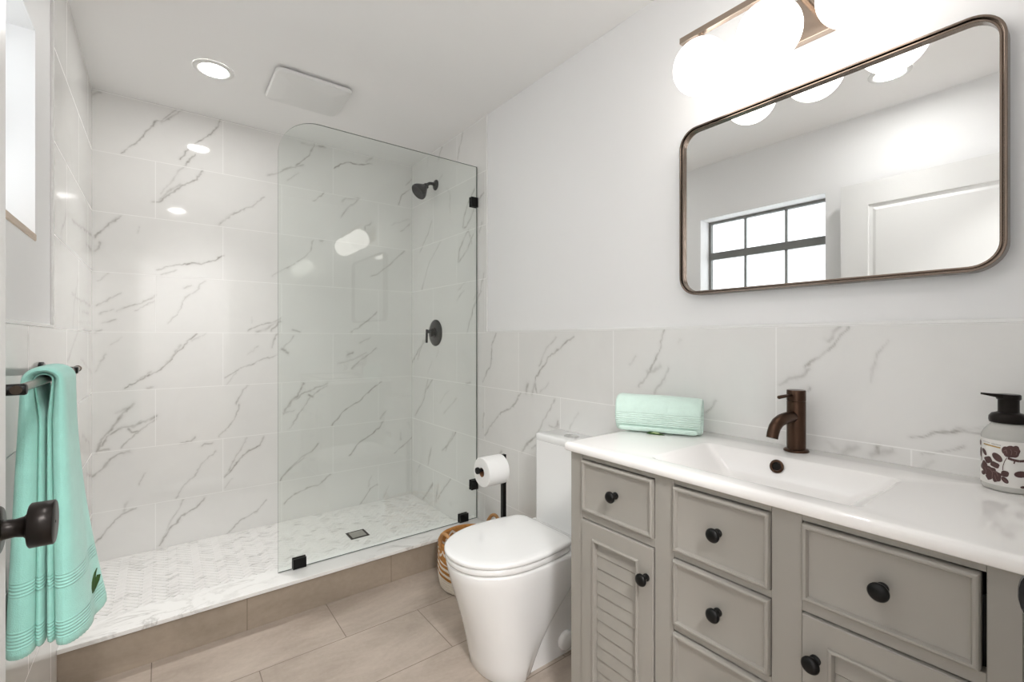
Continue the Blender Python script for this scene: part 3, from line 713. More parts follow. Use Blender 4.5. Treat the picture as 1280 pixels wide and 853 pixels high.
DP = [(0, 0.018), (0, -0.005), (0.0015, -0.0085), (0.004, -0.010), (0.0075, -0.0095), (0.0095, -0.006), (0.0105, -0.002), (0.012, -0.0015)]
def drawer(y0, y1, z0, z1, kn=True, right_gap=0.0):
    g = 0.0015
    d = MB().loft(rects(y0+g+0.001+right_gap, y1-g, z0+g, z1-g-0.0018, DP), True, True).build('drawer', 'vanity', van, smooth=35)
    if kn: knob((y0+y1)/2, (z0+z1)/2, VX-0.0015, d)
    return d
drawer(0.701, 0.950, 0.684, 0.836)
drawer(0.4235, 0.648, 0.676, 0.8355)
drawer(0.4235, 0.648, 0.500, 0.660)
drawer(0.4235, 0.648, 0.318, 0.484)
drawer(0.4235, 0.648, 0.115, 0.302)
drawer(0.1175, 0.3675, 0.684, 0.836, right_gap=0.004)
DP2 = [(0, 0.018), (0, -0.004), (0.0015, -0.006), (0.043, -0.006), (0.044, -0.010), (0.0465, -0.0115), (0.050, -0.0105), (0.052, -0.006), (0.0525, 0.012)]
def louver_door(y0, y1, z0, z1, ky, right_gap=0.0):
    g = 0.0015; y0 += g+0.001+right_gap; y1 -= g; z0 += g; z1 -= g+0.0012
    d = MB().loft(rects(y0, y1, z0, z1, DP2), True, False).build('louvered_door', 'vanity', van, smooth=35)
    mb = MB(); pitch = 0.0365; z = z1-0.0525
    mb.box(VX+0.0125, VX+0.016, y0+0.0525, y1-0.0525, z0+0.0525, z1-0.0525)
    while z > z0+0.06:
        zl = max(z-pitch, z0+0.0525); a, b_ = y0+0.0527, y1-0.0527
        pr = [(VX+0.0035, z-0.0002), (VX+0.0002, zl+0.0030), (VX+0.0006, zl+0.0021), (VX+0.0118, zl+0.0021), (VX+0.0118, z-0.0002)]
        mb.loft([[(x, a, q) for x, q in pr], [(x, b_, q) for x, q in pr]]); z -= pitch
    mb.build('louver_slats', 'vanity', d, smooth=0)
    knob(ky, 0.582, VX-0.006, d)
louver_door(0.701, 0.950, 0.115, 0.662, 0.722)
louver_door(0.1175, 0.3675, 0.115, 0.662, 0.343, right_gap=0.003)

# basin top
top = thing('sink_countertop', 'glossy white ceramic countertop with integrated rectangular basin', 'sink', (1.21, 0.541, VT))
def rr(z, x0, x1, y0, y1, r): return [(x, y, z) for x, y in rrect(x0, x1, y0, y1, r, 6)]
CX0, CX1, CY0, CY1 = 0.968, XR-0.0015, 0.0655, 1.012
R = [rr(VT, CX0+0.03, CX1, CY0+0.03, CY1-0.03, 0.004), rr(VT, CX0+0.003, CX1, CY0+0.003, CY1-0.003, 0.006), rr(VT+0.003, CX0, CX1, CY0, CY1, 0.007), rr(0.869, CX0, CX1, CY0, CY1, 0.007), rr(0.874, CX0+0.002, CX1, CY0+0.002, CY1-0.002, 0.007), rr(0.8765, CX0+0.006, CX1-0.001, CY0+0.006, CY1-0.006, 0.007), rr(0.877, CX0+0.011, CX1-0.002, CY0+0.011, CY1-0.011, 0.008),
     rr(0.877, 1.014, 1.303, 0.280, 0.748, 0.026), rr(0.8762, 1.018, 1.300, 0.284, 0.743, 0.024), rr(0.873, 1.022, 1.297, 0.290, 0.737, 0.022), rr(0.860, 1.028, 1.291, 0.300, 0.727, 0.022), rr(0.822, 1.046, 1.276, 0.352, 0.682, 0.022), rr(0.806, 1.056, 1.270, 0.366, 0.668, 0.024), rr(0.801, 1.072, 1.256, 0.386, 0.648, 0.028), rr(0.798, 1.15, 1.19, 0.50, 0.54, 0.01)]
MB().loft(R, False, True).build('basin_slab', 'counter', top, smooth=50)
MB().lathe((1.2855, 0.539, 0.852), (-1, 0, 0.3), [(0.017, 0), (0.0175, 0.003), (0.0155, 0.0048), (0.0115, 0.0045), (0.0105, 0.002), (0.0105, 0.0)], 28, False, False).build('overflow_ring', 'bronze', top, smooth=50)
MB().lathe((1.2855, 0.539, 0.852), (-1, 0, 0.3), [(0.0104, 0.0008), (0.0104, 0.0018), (0, 0.002)], 24).build('overflow_hole_shade', 'darkbronze', top, smooth=40)  # raised dark disc, its colour stands in for the shade inside the hole
MB().lathe((1.17, 0.52, 0.798), (0, 0, 1), [(0.03, 0), (0.03, 0.003), (0.022, 0.006), (0.0, 0.008)], 28).build('drain_stopper', 'bronze', top, smooth=50)

# faucet
fx, fy, fz = 1.397, 0.536, 0.877
fau = thing('faucet', 'bronze single-handle basin faucet standing behind the sink', 'faucet', (fx, fy, fz))
MB().lathe((fx, fy, fz), (0, 0, 1), [(0.031, 0), (0.031, 0.004), (0.028, 0.007), (0.0235, 0.008), (0.0235, 0.0085)], 36).build('base_ring', 'bronze', fau, smooth=40)
MB().lathe((fx, fy, fz+0.008), (0, 0, 1), [(0.0232, 0), (0.0232, 0.130), (0.0222, 0.1305), (0.0222, 0.132), (0.0234, 0.1325), (0.0234, 0.159), (0.0224, 0.161), (0, 0.1612)], 36).build('faucet_body', 'bronze', fau, smooth=40)
dv = Vector((-0.985, 0.17, 0))
P = [(0.0, 0.096), (0.025, 0.096), (0.045, 0.095), (0.065, 0.092), (0.083, 0.085), (0.096, 0.073), (0.103, 0.059), (0.107, 0.046)]
MB().tube([(fx+dv.x*a, fy+dv.y*a, fz+b) for a, b in P], [0.0155, 0.0155, 0.0155, 0.0155, 0.0152, 0.0148, 0.0145, 0.0143], 20).build('spout', 'bronze', fau, smooth=50)
MB().tube([(fx+dv.x*a, fy+dv.y*a, fz+b) for a, b in ((0.015, 0.154), (0.045, 0.155), (0.078, 0.1530), (0.080, 0.1528))], [0.0042, 0.0045, 0.0048, 0.003], 12).build('lever', 'bronze', fau, smooth=50)

# soap dispenser
sx, sy, sz, sr = 1.389, 0.134, 0.877, 0.0405
soap = thing('soap_dispenser', 'foaming soap bottle with dark flower label and black pump', 'soap dispenser', (sx, sy, sz))
MB().lathe((sx, sy, sz), (0, 0, 1), [(0.034, 0), (0.039, 0.002), (sr, 0.006), (sr, 0.107), (0.0395, 0.113), (0.036, 0.121), (0.030, 0.129), (0.026, 0.134), (0.024, 0.139), (0, 0.1391)], 48).build('bottle', 'bottle', soap, smooth=50)
def cyl(a, z, e=0.0): return (sx+(sr+e)*math.cos(a), sy+(sr+e)*math.sin(a), sz+z)
mb = MB(); na = 64
mb.loft([[cyl(2*PI*k/na, z, e) for k in range(na)] for z, e in ((0.013, 0.0), (0.013, 0.0006), (0.104, 0.0006), (0.104, 0.0))], False, False)
lab = mb.build('label', 'label', soap, smooth=40)
AV = math.atan2(-sy, -sx)                    # direction that faces the doorway
def lp(px, py):                              # label drawing grid -> angle, height
    t = max(-0.99, min(1.6, (px-470)/372)); a = math.asin(min(0.999, max(-0.999, t))) if t <= 1 else PI/2
    return AV+a, 0.104-(py-150-0.11*max(0, px-100)*0.55)/610*0.091
def decal(pts, mat, e, name, mb=None):
    own = mb is None; mb = mb or MB()
    q = [lp(*p) for p in pts]; ca = sum(a for a, z in q)/len(q); cz = sum(z for a, z in q)/len(q)
    rings = [[cyl(ca+(a-ca)*f, min(0.103, max(0.014, cz+(z-cz)*f)), e) for a, z in q] for f in (0.02, 0.35, 0.7, 1.0)]
    mb.loft(rings, True, False)
    return mb
def blob(cx, cy_, rx, ry, rot=0, n=16, wob=0.0, k=5):
    out = []
    for i in range(n):
        a = 2*PI*i/n; r = 1+wob*math.sin(k*a+cx); x, y = rx*r*math.cos(a), ry*r*math.sin(a)
        out.append((cx+x*math.cos(rot)-y*math.sin(rot), cy_+x*math.sin(rot)+y*math.cos(rot)))
    return out
mb = MB(); e0 = 0.0010
for b_ in (blob(500, 305, 112, 78, 0.05, 24, 0.07), blob(430, 290, 46, 55), blob(560, 260, 40, 40), blob(545, 340, 50, 40), blob(330, 395, 78, 46, 0.7), blob(215, 445, 52, 48, 0.3, 18, 0.1, 4), blob(300, 500, 62, 40, 0.35, 18, 0.1, 4), blob(160, 540, 40, 72, 0.1, 18, 0.12, 4), blob(240, 600, 90, 66, 0.2, 24, 0.12, 6), blob(320, 660, 62, 74, 0.3, 20, 0.1), blob(225, 670, 42, 52, 0, 16, 0.1), blob(425, 605, 52, 44, 0.0, 16, 0.06, 4), blob(425, 690, 56, 32, 0.75), blob(618, 600, 82, 44, -0.05), blob(165, 345, 22, 52, -0.45), blob(112, 230, 11, 40), blob(118, 360, 12, 70), blob(650, 770, 40, 18), blob(150, 640, 26, 30)):
    decal(b_, 'flower', e0, 'flower', mb); e0 += 0.00001
stem = lambda pts, wd: [(x-wd, y) for x, y in pts]+[(x+wd, y) for x, y in pts[::-1]]
def strip(pts, wd, e):
    fine = []
    for (xa, ya), (xb, yb) in zip(pts[:-1], pts[1:]):
        m = max(1, int(abs(xb-xa)/18)); fine += [(xa+(xb-xa)*q/m, ya+(yb-ya)*q/m) for q in range(m)]
    pts = fine+[pts[-1]]
    for (xa, ya), (xb, yb) in zip(pts[:-1], pts[1:]):
        L = math.hypot(xb-xa, yb-ya); nx, ny = -(yb-ya)/L*wd, (xb-xa)/L*wd
        q = [lp(xa+nx, ya+ny), lp(xb+nx, yb+ny), lp(xb-nx, yb-ny), lp(xa-nx, ya-ny)]
        mb.add([cyl(a, z, e) for a, z in q], [(0, 1, 2, 3)])
strip([(450, 385), (420, 440), (402, 500), (398, 560)], 5, 0.0012)
strip([(460, 390), (520, 410), (600, 425), (720, 415)], 16, 0.0012)
strip([(120, 300), (128, 480)], 4, 0.0012); strip([(535, 460), (545, 425)], 9, 0.0012)
mb.cur = 1
for p, wd in (([(410, 300), (440, 280), (450, 330)], 4), ([(490, 270), (510, 300), (500, 350)], 4), ([(540, 290), (570, 300), (560, 340)], 4), ([(200, 560), (240, 570), (270, 610), (265, 690)], 4), ([(270, 590), (320, 600), (340, 650)], 4), ([(170, 560), (190, 610), (180, 650)], 4), ([(300, 640), (310, 690), (330, 720)], 3), ([(390, 660), (420, 690), (450, 715)], 3)):
    strip(p, wd, 0.00135)
mb.build('flower_print', ['flower', 'flowerlight'], lab, smooth=0, fix=False)
mb = MB(); strip([(155, 232), (370, 262)], 9, 0.0012); mb.build('gold_line', 'gold', lab, smooth=0)
mb = MB()
for k in range(7): strip([(150+k*13, 195+k*2), (158+k*13, 196+k*2)], 5, 0.0012)
for k in range(9): strip([(258+k*13.5, 212+k*2), (267+k*13.5, 213+k*2)], 6, 0.0012)
mb.build('small_lettering', 'grey_ink', lab, smooth=0)
mb = MB().lathe((sx, sy, sz+0.137), (0, 0, 1), [(0.0245, 0), (0.0285, 0.001), (0.0295, 0.006), (0.029, 0.013), (0.025, 0.019), (0.0165, 0.022), (0.0158, 0.024), (0.0158, 0.050), (0, 0.0501)], 36)
mb.build('pump_collar', 'darkbronze', soap, smooth=40)
nd = Vector((-0.62, 0.78, 0)); nv = Vector((0.78, 0.62, 0)); b0 = Vector((sx, sy, sz+0.185))
def hd(a, b_, c): q = b0+nd*a+nv*b_; return (q.x, q.y, q.z+c)
mb = MB().lathe(b0, (0, 0, 1), [(0.017, 0), (0.0185, 0.002), (0.0185, 0.009), (0.017, 0.011), (0, 0.0112)], 32)
mb.loft([[hd(0.008, -0.012, 0.002), hd(0.008, 0.012, 0.002), hd(0.008, 0.011, 0.0112), hd(0.008, -0.011, 0.0112)], [hd(0.025, -0.007, 0.005), hd(0.025, 0.007, 0.005), hd(0.025, 0.006, 0.0118), hd(0.025, -0.006, 0.0118)], [hd(0.045, -0.0045, 0.0095), hd(0.045, 0.0045, 0.0095), hd(0.045, 0.004, 0.0135), hd(0.045, -0.004, 0.0135)]])
mb.build('pump_head', 'darkbronze', soap, smooth=40)

# rolled towel
A0 = Vector((1.2115, 1.0225, 0)); ax = Vector((0.44, -0.898, 0)).normalized(); nn = Vector((0.898, 0.44, 0)).normalized()
rt = thing('rolled_towel', 'pale mint rolled towel lying on the left end of the countertop', 'towel', (1.29, 0.90, 0.877))
LEN = 0.272; hw_, hh = 0.058, 0.0605
def sect(s, sc, z_sc=1.0, n=44):
    out = []
    for k in range(n):
        a = 2*PI*k/n; c, s_ = math.cos(a), math.sin(a)
        x = math.copysign(abs(c)**0.72, c)*hw_*sc; z = math.copysign(abs(s_)**0.78, s_)*hh*sc*z_sc
        f = s/LEN; wob = 1+0.02*math.sin(3*a+5*f)+0.015*math.sin(9*f+2*a)
        z *= (1.05-0.12*f) if z > 0 else 1.0
        p = A0+ax*s+nn*(hw_+x*wob+0.002)
        if s_ > 0: p += nn*(0.004*math.sin(7*f))
        out.append((p.x, p.y, max(0.8772, 0.877+hh+z*wob)))
    return out
rg = [sect(0.024, 0.12), sect(0.018, 0.30), sect(0.010, 0.34), sect(0.006, 0.46), sect(0.014, 0.50), sect(0.012, 0.58), sect(0.002, 0.64), sect(0.001, 0.74), sect(0.008, 0.79), sect(0.004, 0.84), sect(0.000, 0.90), sect(0.003, 0.965), sect(0.009, 0.995)]
rg += [sect(0.015+(LEN-0.03)*k/14, 1.0) for k in range(15)]
rg += [sect(LEN-0.008, 0.995), sect(LEN-0.002, 0.965), sect(LEN, 0.90), sect(LEN-0.004, 0.84), sect(LEN-0.008, 0.79), sect(LEN-0.001, 0.74), sect(LEN-0.003, 0.62), sect(LEN-0.012, 0.5), sect(LEN-0.006, 0.4), sect(LEN-0.02, 0.15)]
MB().loft(rg).build('towel_roll', 'rolltowel', rt, smooth=70, sub=1)
mb = MB()   # loose outer edge of the towel, lying along the front
def edge(s, d, z): p = A0+ax*s-nn*d; return (p.x, p.y, 0.877+z)
fl = [[edge(s, d, z) for d, z in ((-0.010, 0.004), (-0.002, 0.010), (0.0005, 0.018), (-0.0015, 0.024), (-0.006, 0.020), (-0.010, 0.012))] for s in np.linspace(0.012, LEN-0.010, 14)]
mb.loft(fl).build('loose_edge', 'rolltowel', rt, smooth=70, sub=1)
mb = MB()
def em(pts, off, mbb):
    q = [edge(s, 0.0012+off-0.0*z, z) for s, z in pts]; n = len(q)
    q2 = [edge(s, -0.004, z) for s, z in pts]
    mbb.add(q+q2, [tuple(range(n))]+[(i, (i+1) % n, n+(i+1) % n, n+i) for i in range(n)])
em([(0.086+0.02, 0.003), (0.115, 0.0015), (0.145, 0.0005), (0.162, 0.0010), (0.152, 0.0035), (0.135, 0.0045), (0.118, 0.0055)], 0.001, mb)
em([(0.106, 0.004), (0.116, 0.0085), (0.126, 0.0085), (0.120, 0.0065)], 0.001, mb)
mb.build('embroidered_emblem', 'leafgreen', rt, smooth=0)
mb = MB(); em([(0.118, 0.0060), (0.132, 0.0050), (0.148, 0.0042), (0.142, 0.0065), (0.126, 0.0080)], 0.0008, mb)
mb.build('emblem_highlight', 'leaflight', rt, smooth=0)

# ------------------------------------------------------------------ mirror
WX = XR+0.006
mir = thing('wall_mirror', 'rounded rectangular wall mirror in a thin bronze frame', 'mirror', (WX, 0.525, 1.34))
my0, my1, mz0, mz1, mr = 0.138, 0.911, 1.335, 1.898, 0.062
path = lambda k: [(y, z) for y, z in rrect(my0+k, my1-k, mz0+k, mz1-k, max(0.004, mr-k), 10)]
prof = [(0.0, WX-0.0005), (0.0, WX-0.040), (0.001, WX-0.0415), (0.0045, WX-0.0415), (0.0055, WX-0.040), (0.0055, WX-0.030), (0.0078, WX-0.030), (0.0078, WX-0.0365), (0.0088, WX-0.0375), (0.0115, WX-0.0375), (0.0125, WX-0.0365), (0.0125, WX-0.021)]
MB().loft([[(x, y, z) for y, z in path(k)] for k, x in prof], False, False).build('mirror_frame', 'frame', mir, smooth=30)
rin = path(0.0122)
MB().loft([[(x, y, z) for y, z in rin] for x in (WX-0.026, WX-0.022)]).build('mirror_glass', 'mirror', mir, smooth=0)

# vanity light
GX = 1.280
vl = thing('vanity_light', 'three-globe bronze vanity light mounted above the mirror', 'wall lamp', (WX, 0.558, 2.08))
MB().box(WX-0.024, WX-0.0005, 0.459, 0.657, 2.026, 2.150).build('backplate', 'nickel', vl, smooth=0, bevel=0.002)
MB().box(GX-0.009, GX+0.009, 0.300, 0.816, 2.096, 2.114).build('bar', 'nickel', vl, smooth=0, bevel=0.001)
for y in (0.51, 0.606): MB().tube([(WX-0.024, y, 2.105), (GX+0.009, y, 2.105)], 0.007, 12).build('bar_arm', 'nickel', vl)
for y in (0.750, 0.558, 0.366):
    zc = 1.999; r = 0.079
    MB().lathe((GX, y, 2.096), (0, 0, -1), [(0.006, 0), (0.006, 0.010), (0.016, 0.011), (0.016, 0.026), (0, 0.0261)], 24).build('socket', 'nickel', vl)
    pr = [(r*math.sin(PI*k/28), -r*math.cos(PI*k/28)) for k in range(29)]
    MB().lathe((GX, y, zc), (0, 0, 1), pr, 40).build('globe', 'globe', vl, smooth=180)

# ------------------------------------------------------------------ toilet
TY = 1.378
toi = thing('toilet', 'white one-piece skirted toilet with closed lid beside the vanity', 'toilet', (1.2, TY, 0))
def dee(xf, xm, xb, hw, hb, rb, z, n=26):
    out = []
    for k in range(n+1):
        a = -PI/2+PI*k/n
        out.append((xm-(xm-xf)*max(0.0, math.cos(a))**0.92, TY+math.copysign(abs(math.sin(a))**0.93, math.sin(a))*hw, z))
    m = 5
    for j in range(1, 4): f = j/4; out.append((xm+(xb-rb-xm)*f, TY+hw+(hb-hw)*f*f, z))
    for k in range(m+1): a = PI/2-PI/2*k/m; out.append((xb-rb+rb*math.cos(a), TY+hb-rb+rb*math.sin(a), z))
    for k in range(m+1): a = -PI/2*k/m; out.append((xb-rb+rb*math.cos(a), TY-hb+rb+rb*math.sin(a), z))
    for j in (3, 2, 1): f = j/4; out.append((xm+(xb-rb-xm)*f, TY-hw-(hb-hw)*f*f, z))
    return out
LV = [(0.0, 0.898, 1.00, 1.055, 0.138, 0.128, 0.045), (0.004, 0.895, 1.00, 1.058, 0.141, 0.131, 0.045), (0.05, 0.888, 1.00, 1.075, 0.145, 0.136, 0.045), (0.10, 0.877, 1.00, 1.098, 0.150, 0.142, 0.045), (0.155, 0.863, 1.00, 1.130, 0.156, 0.149, 0.045), (0.21, 0.847, 1.005, 1.175, 0.162, 0.156, 0.045), (0.265, 0.830, 1.01, 1.225, 0.169, 0.163, 0.045), (0.315, 0.814, 1.015, 1.272, 0.175, 0.170, 0.045), (0.36, 0.801, 1.02, 1.300, 0.180, 0.175, 0.045), (0.392, 0.794, 1.02, 1.310, 0.1825, 0.177, 0.045), (0.399, 0.796, 1.02, 1.310, 0.181, 0.176, 0.045), (0.402, 0.803, 1.02, 1.305, 0.175, 0.172, 0.042)]
mb = MB().loft([dee(xf, xm, xb, hw, hb, rb, z) for z, xf, xm, xb, hw, hb, rb in LV])
def rxy(x0, x1, hw, r, z): return [(x, y, z) for x, y in rrect(x0, x1, TY-hw, TY+hw, r, 5)]
mb.loft([rxy(0.98, XR-0.002, 0.118, 0.03, 0.0), rxy(0.98, XR-0.002, 0.119, 0.03, 0.10), rxy(0.99, XR-0.002, 0.126, 0.03, 0.22), rxy(1.0, XR-0.002, 0.140, 0.03, 0.31), rxy(1.02, XR-0.002, 0.160, 0.03, 0.36), rxy(1.05, XR-0.002, 0.172, 0.03, 0.39), rxy(1.06, XR-0.002, 0.172, 0.03, 0.401)])
mb.build('bowl', 'ceramic', toi, smooth=55)
MB().loft([rxy(1.302, XR-0.002, 0.171, 0.022, 0.398), rxy(1.303, XR-0.002, 0.172, 0.022, 0.60), rxy(1.303, XR-0.002, 0.173, 0.022, 0.748)]).build('tank', 'ceramic', toi, smooth=55)
MB().loft([rxy(1.304, XR-0.002, 0.173, 0.022, 0.7485), rxy(1.3028, XR-0.002, 0.1732, 0.022, 0.750), rxy(1.3028, XR-0.002, 0.1732, 0.022, 0.769), rxy(1.305, XR-0.003, 0.171, 0.020, 0.7735), rxy(1.310, XR-0.006, 0.166, 0.018, 0.775)]).build('tank_lid', 'ceramic', toi, smooth=55)
MB().loft([[(1.376+x*s_, TY+0.014+y*s_, z) for x, y in rrect(-0.022, 0.022, -0.034, 0.034, 0.018, 6)] for s_, z in ((1, 0.7745), (1, 0.778), (0.94, 0.7795))]).build('flush_button', 'chrome', toi, smooth=40)
SH = lambda k, z: dee(0.789+k, 1.02, 1.222-k, 0.1835-k, 0.168-k, 0.05, z)
MB().loft([SH(0.010, 0.404), SH(0.003, 0.405), SH(0.0005, 0.409), SH(0.0005, 0.421), SH(0.003, 0.425), SH(0.012, 0.4258)]).build('seat', 'ceramic', toi, smooth=55)
LH = lambda k, z: dee(0.787+k, 1.02, 1.226-k, 0.1855-k, 0.170-k, max(0.012, 0.05-k*0.4), z)
MB().loft([LH(0.012, 0.4272), LH(0.003, 0.4277), LH(0.0, 0.4305), LH(0.0, 0.4385), LH(0.003, 0.4425), LH(0.010, 0.4450), LH(0.03, 0.4463), LH(0.08, 0.4472), LH(0.13, 0.4475)]).build('lid', 'ceramic', toi, smooth=55)
for s_ in (-1, 1): MB().lathe((1.243, TY+s_*0.075-0.02, 0.4135), (0, 1, 0), [(0.011, 0), (0.012, 0.002), (0.012, 0.038), (0.011, 0.04)], 18).build('seat_hinge', 'ceramic', toi, smooth=40)
MB().lathe((1.212, TY-0.1185, 0.052), (0, -1, 0), [(0.036, 0), (0.036, 0.008), (0.033, 0.013), (0.024, 0.017), (0, 0.0185)], 30).build('bolt_cover', 'ceramic', toi, smooth=50)

# ------------------------------------------------------------------ toilet paper stand and roll
px, py = 1.262, 1.722
st = thing('paper_stand', 'black free-standing toilet paper stand between toilet and shower', 'paper stand', (px, py, 0))
MB().loft([[(px+x*s_, py-0.032+y*s_, z) for x, y in rrect(-0.075, 0.075, -0.055, 0.055, 0.02, 6)] for s_, z in ((1, 0), (1, 0.008), (0.96, 0.011))]).build('base', 'black', st, smooth=40)
MB().box(px-0.0095, px+0.0095, py-0.0095, py+0.0095, 0.010, 0.652).build('pole', 'black', st, smooth=0, bevel=0.001)
ra = 0.600
MB().tube([(px, py, ra), (px-0.145, py, ra)], 0.0075, 14).lathe((px-0.136, py, ra), (-1, 0, 0), [(0.0075, 0), (0.014, 0.001), (0.0155, 0.006), (0.014, 0.012), (0.0, 0.0135)], 22).build('arm', 'black', st, smooth=50)
roll = thing('toilet_roll', 'white toilet paper roll hanging on the black stand', 'toilet roll', (px-0.065, py, 0.582))
rc = ra-0.0113; rx0, rx1 = px-0.012, px-0.122; Rr, rin_ = 0.066, 0.020
MB().lathe((rx0, py, rc), (-1, 0, 0), [(rin_+0.001, 0), (Rr-0.003, 0), (Rr, 0.003), (Rr, 0.107), (Rr-0.003, 0.110), (rin_+0.001, 0.110), (rin_+0.001, 0)], 56, False, False).build('paper', 'paper', roll, smooth=40)
MB().lathe((rx0, py, rc), (-1, 0, 0), [(rin_, 0.0005), (rin_, 0.1095)], 36, False, False).build('cardboard_core', 'card', roll)

# water supply valve on the wall behind the basket
sv = thing('shutoff_valve', 'small dark shut-off valve low on the wall behind the basket', 'valve', (XR, 2.045, 0.19))
MB().lathe((XR-0.0005, 2.045, 0.19), (-1, 0, 0), [(0.030, 0), (0.028, 0.004), (0.012, 0.009), (0.010, 0.010)], 28).build('escutcheon', 'ceramic', sv, smooth=50)
MB().tube([(XR-0.008, 2.045, 0.19), (XR-0.055, 2.045, 0.19)], 0.008, 14).tube([(XR-0.040, 2.045, 0.19), (XR-0.040, 2.045, 0.225)], 0.006, 12).build('valve_body', 'chrome', sv)
MB().lathe((XR-0.055, 2.045, 0.19), (-1, 0, 0), [(0.012, 0), (0.017, 0.003), (0.017, 0.010), (0.010, 0.014), (0, 0.0145)], 20).build('valve_handle', 'black', sv, smooth=50)

# basket
bx, by, br = 1.205, 1.915, 0.158
bk = thing('woven_basket', 'round brown and white woven rope basket behind the toilet', 'basket', (bx, by, 0))
prof = [(0.0, 0.002), (br-0.03, 0.002)]
nrow = 17
for i in range(nrow*4+1):
    z = 0.004+0.212*i/(nrow*4); R_ = br-0.012+0.014*math.sin(min(1, z/0.10)*PI/2)-0.004*(z/0.216)
    prof.append((R_+0.0028*abs(math.sin(PI*i/4)), z))
prof += [(br-0.004, 0.220), (br-0.012, 0.219)]
for i in range(nrow*4, -1, -2):
    z = 0.012+0.204*i/(nrow*4); R_ = br-0.024+0.014*math.sin(min(1, z/0.10)*PI/2)-0.004*(z/0.216)
    prof.append((R_-0.0028*abs(math.sin(PI*i/4)), z))
prof.append((0.0, 0.012))
MB().lathe((bx, by, 0), (0, 0, 1), prof, 72, False, False).build('basket_body', 'basket', bk, smooth=60)
def handle(ang, tilt=0.25):
    pts = []
    for k in range(19):
        a = PI*k/18; s_ = -math.cos(a)*0.050; h = math.sin(a)*0.082
        r_ = br-0.003+tilt*h*0.3
        aa = ang+s_/br
        pts.append((bx+r_*math.cos(aa), by+r_*math.sin(aa), 0.198+h))
    MB().tube(pts, 0.0085, 12).build('handle', 'rope', bk, smooth=60)
handle(math.radians(190)); handle(math.radians(8))

# ------------------------------------------------------------------ towel bar and hanging towel
BX, BZ = -0.208, 1.095
tb = thing('towel_bar', 'dark bronze towel bar on the tiled left wall', 'towel bar', (XL, 1.54, BZ))
MB().tube([(BX, 1.196, BZ), (BX, 1.955, BZ)], 0.0082, 18).lathe((BX, 1.955, BZ), (0, 1, 0), [(0.0098, 0), (0.0098, 0.012), (0.008, 0.0135), (0, 0.014)], 18).build('bar', 'frame', tb, smooth=50)
for y in (1.862, 1.208):
    MB().lathe((XL+0.0005, y, BZ), (1, 0, 0), [(0.026, 0), (0.026, 0.008), (0.0245, 0.010), (0.0105, 0.0105), (0.0105, 0.079), (0.009, 0.0815), (0, 0.082)], 28).build('bar_post', 'black', tb, smooth=45)

TYA, TYB = 1.425, 1.612; ZB = 0.487
tw = thing('hanging_towel', 'aqua terry towel folded over the dark towel bar', 'towel', (BX, 1.52, ZB))
def f_(z): return max(0.0, min(1.0, (1.095-z)/0.6))
def room_o(z, y):
    f = f_(z); v = (y-TYA)/(TYB-TYA)
    return -0.1705+(0.020*f**1.4+0.048*v*f**1.7)+0.005*math.sin(5.2*v+1.2)*min(1, f*2)+0.004*math.sin(9*v+2+3*f)*f
def room_i(z, y): return -0.1965-0.0080*min(1.0, f_(z)*7)
def wall_o(z, y):
    f = f_(z); v = (y-TYA)/(TYB-TYA); return max(-0.2745, -0.2455-0.026*f**0.9+0.003*math.sin(5*v+2)*f)
def wall_i(z, y): return -0.2195+0.0125*min(1.0, f_(z)*7)
def towel_path():
    pts = []
    for k in range(23): z = ZB+(1.095-ZB)*k/22; pts.append(('w', z))
    for k in range(1, 12): pts.append(('a', PI-PI*k/12))
    for k in range(23): z = 1.095-(1.095-ZB-0.004)*k/22; pts.append(('r', z))
    return pts
def towel_layer(mb, fa, fb, y0s, y1s, zs):
    rings = []
    for kind, q in towel_path():
        ring = []
        ny = 18
        yy = []
        for side in (1, -1):
            for j in range(ny+1):
                s_ = (-1+2*j/ny)*side; yy.append((s_, side))
        for s_, side in yy:
            f = f_(q) if kind != 'a' else 0
            sg = s_ if True else 0
            tt = math.sin(sg*PI/2)            # denser near the folded edges
            ya = TYA+y0s*(1 if kind != 'w' else 1.6)-0.008*f; yb = TYB+y1s+0.006*f
            y = (ya+yb)/2+tt*(yb-ya)/2
            hf = max(0.0, 1-abs(tt)**7)**0.5
            if kind == 'a':
                i = (BX+0.0118*math.cos(q), BZ+0.0118*math.sin(q)); o = (BX+0.0375*math.cos(q), BZ+0.0375*math.sin(q)*0.86)
            else:
                z = q+zs*f
                io = (wall_i, wall_o) if kind == 'w' else (room_i, room_o)
                i = (io[0](z, y), z); o = (io[1](z, y), z)
            c = fa+(fb-fa)*(0.5+0.5*hf*side)
            ring.append((i[0]+(o[0]-i[0])*c, y, i[1]+(o[1]-i[1])*c))
        rings.append(ring)
    mb.loft(rings)
mb = MB(); towel_layer(mb, 0.22, 1.0, 0.0, 0.0, 0.0); towel_layer(mb, 0.0, 0.27, 0.010, -0.006, 0.010)
mb.build('towel_cloth', 'towel', tw, smooth=70, sub=1)
def emblem(pts, off, name, mat):
    mb = MB(); q = [(room_o(z, y)*1.0+off, y, z) for y, z in pts]; n = len(q); q2 = [(x-0.006, y, z) for x, y, z in q]
    mb.add(q+q2, [tuple(range(n))]+[(i, (i+1) % n, n+(i+1) % n, n+i) for i in range(n)]); mb.build(name, mat, tw, smooth=0)
ey, ez = 1.560, 0.575
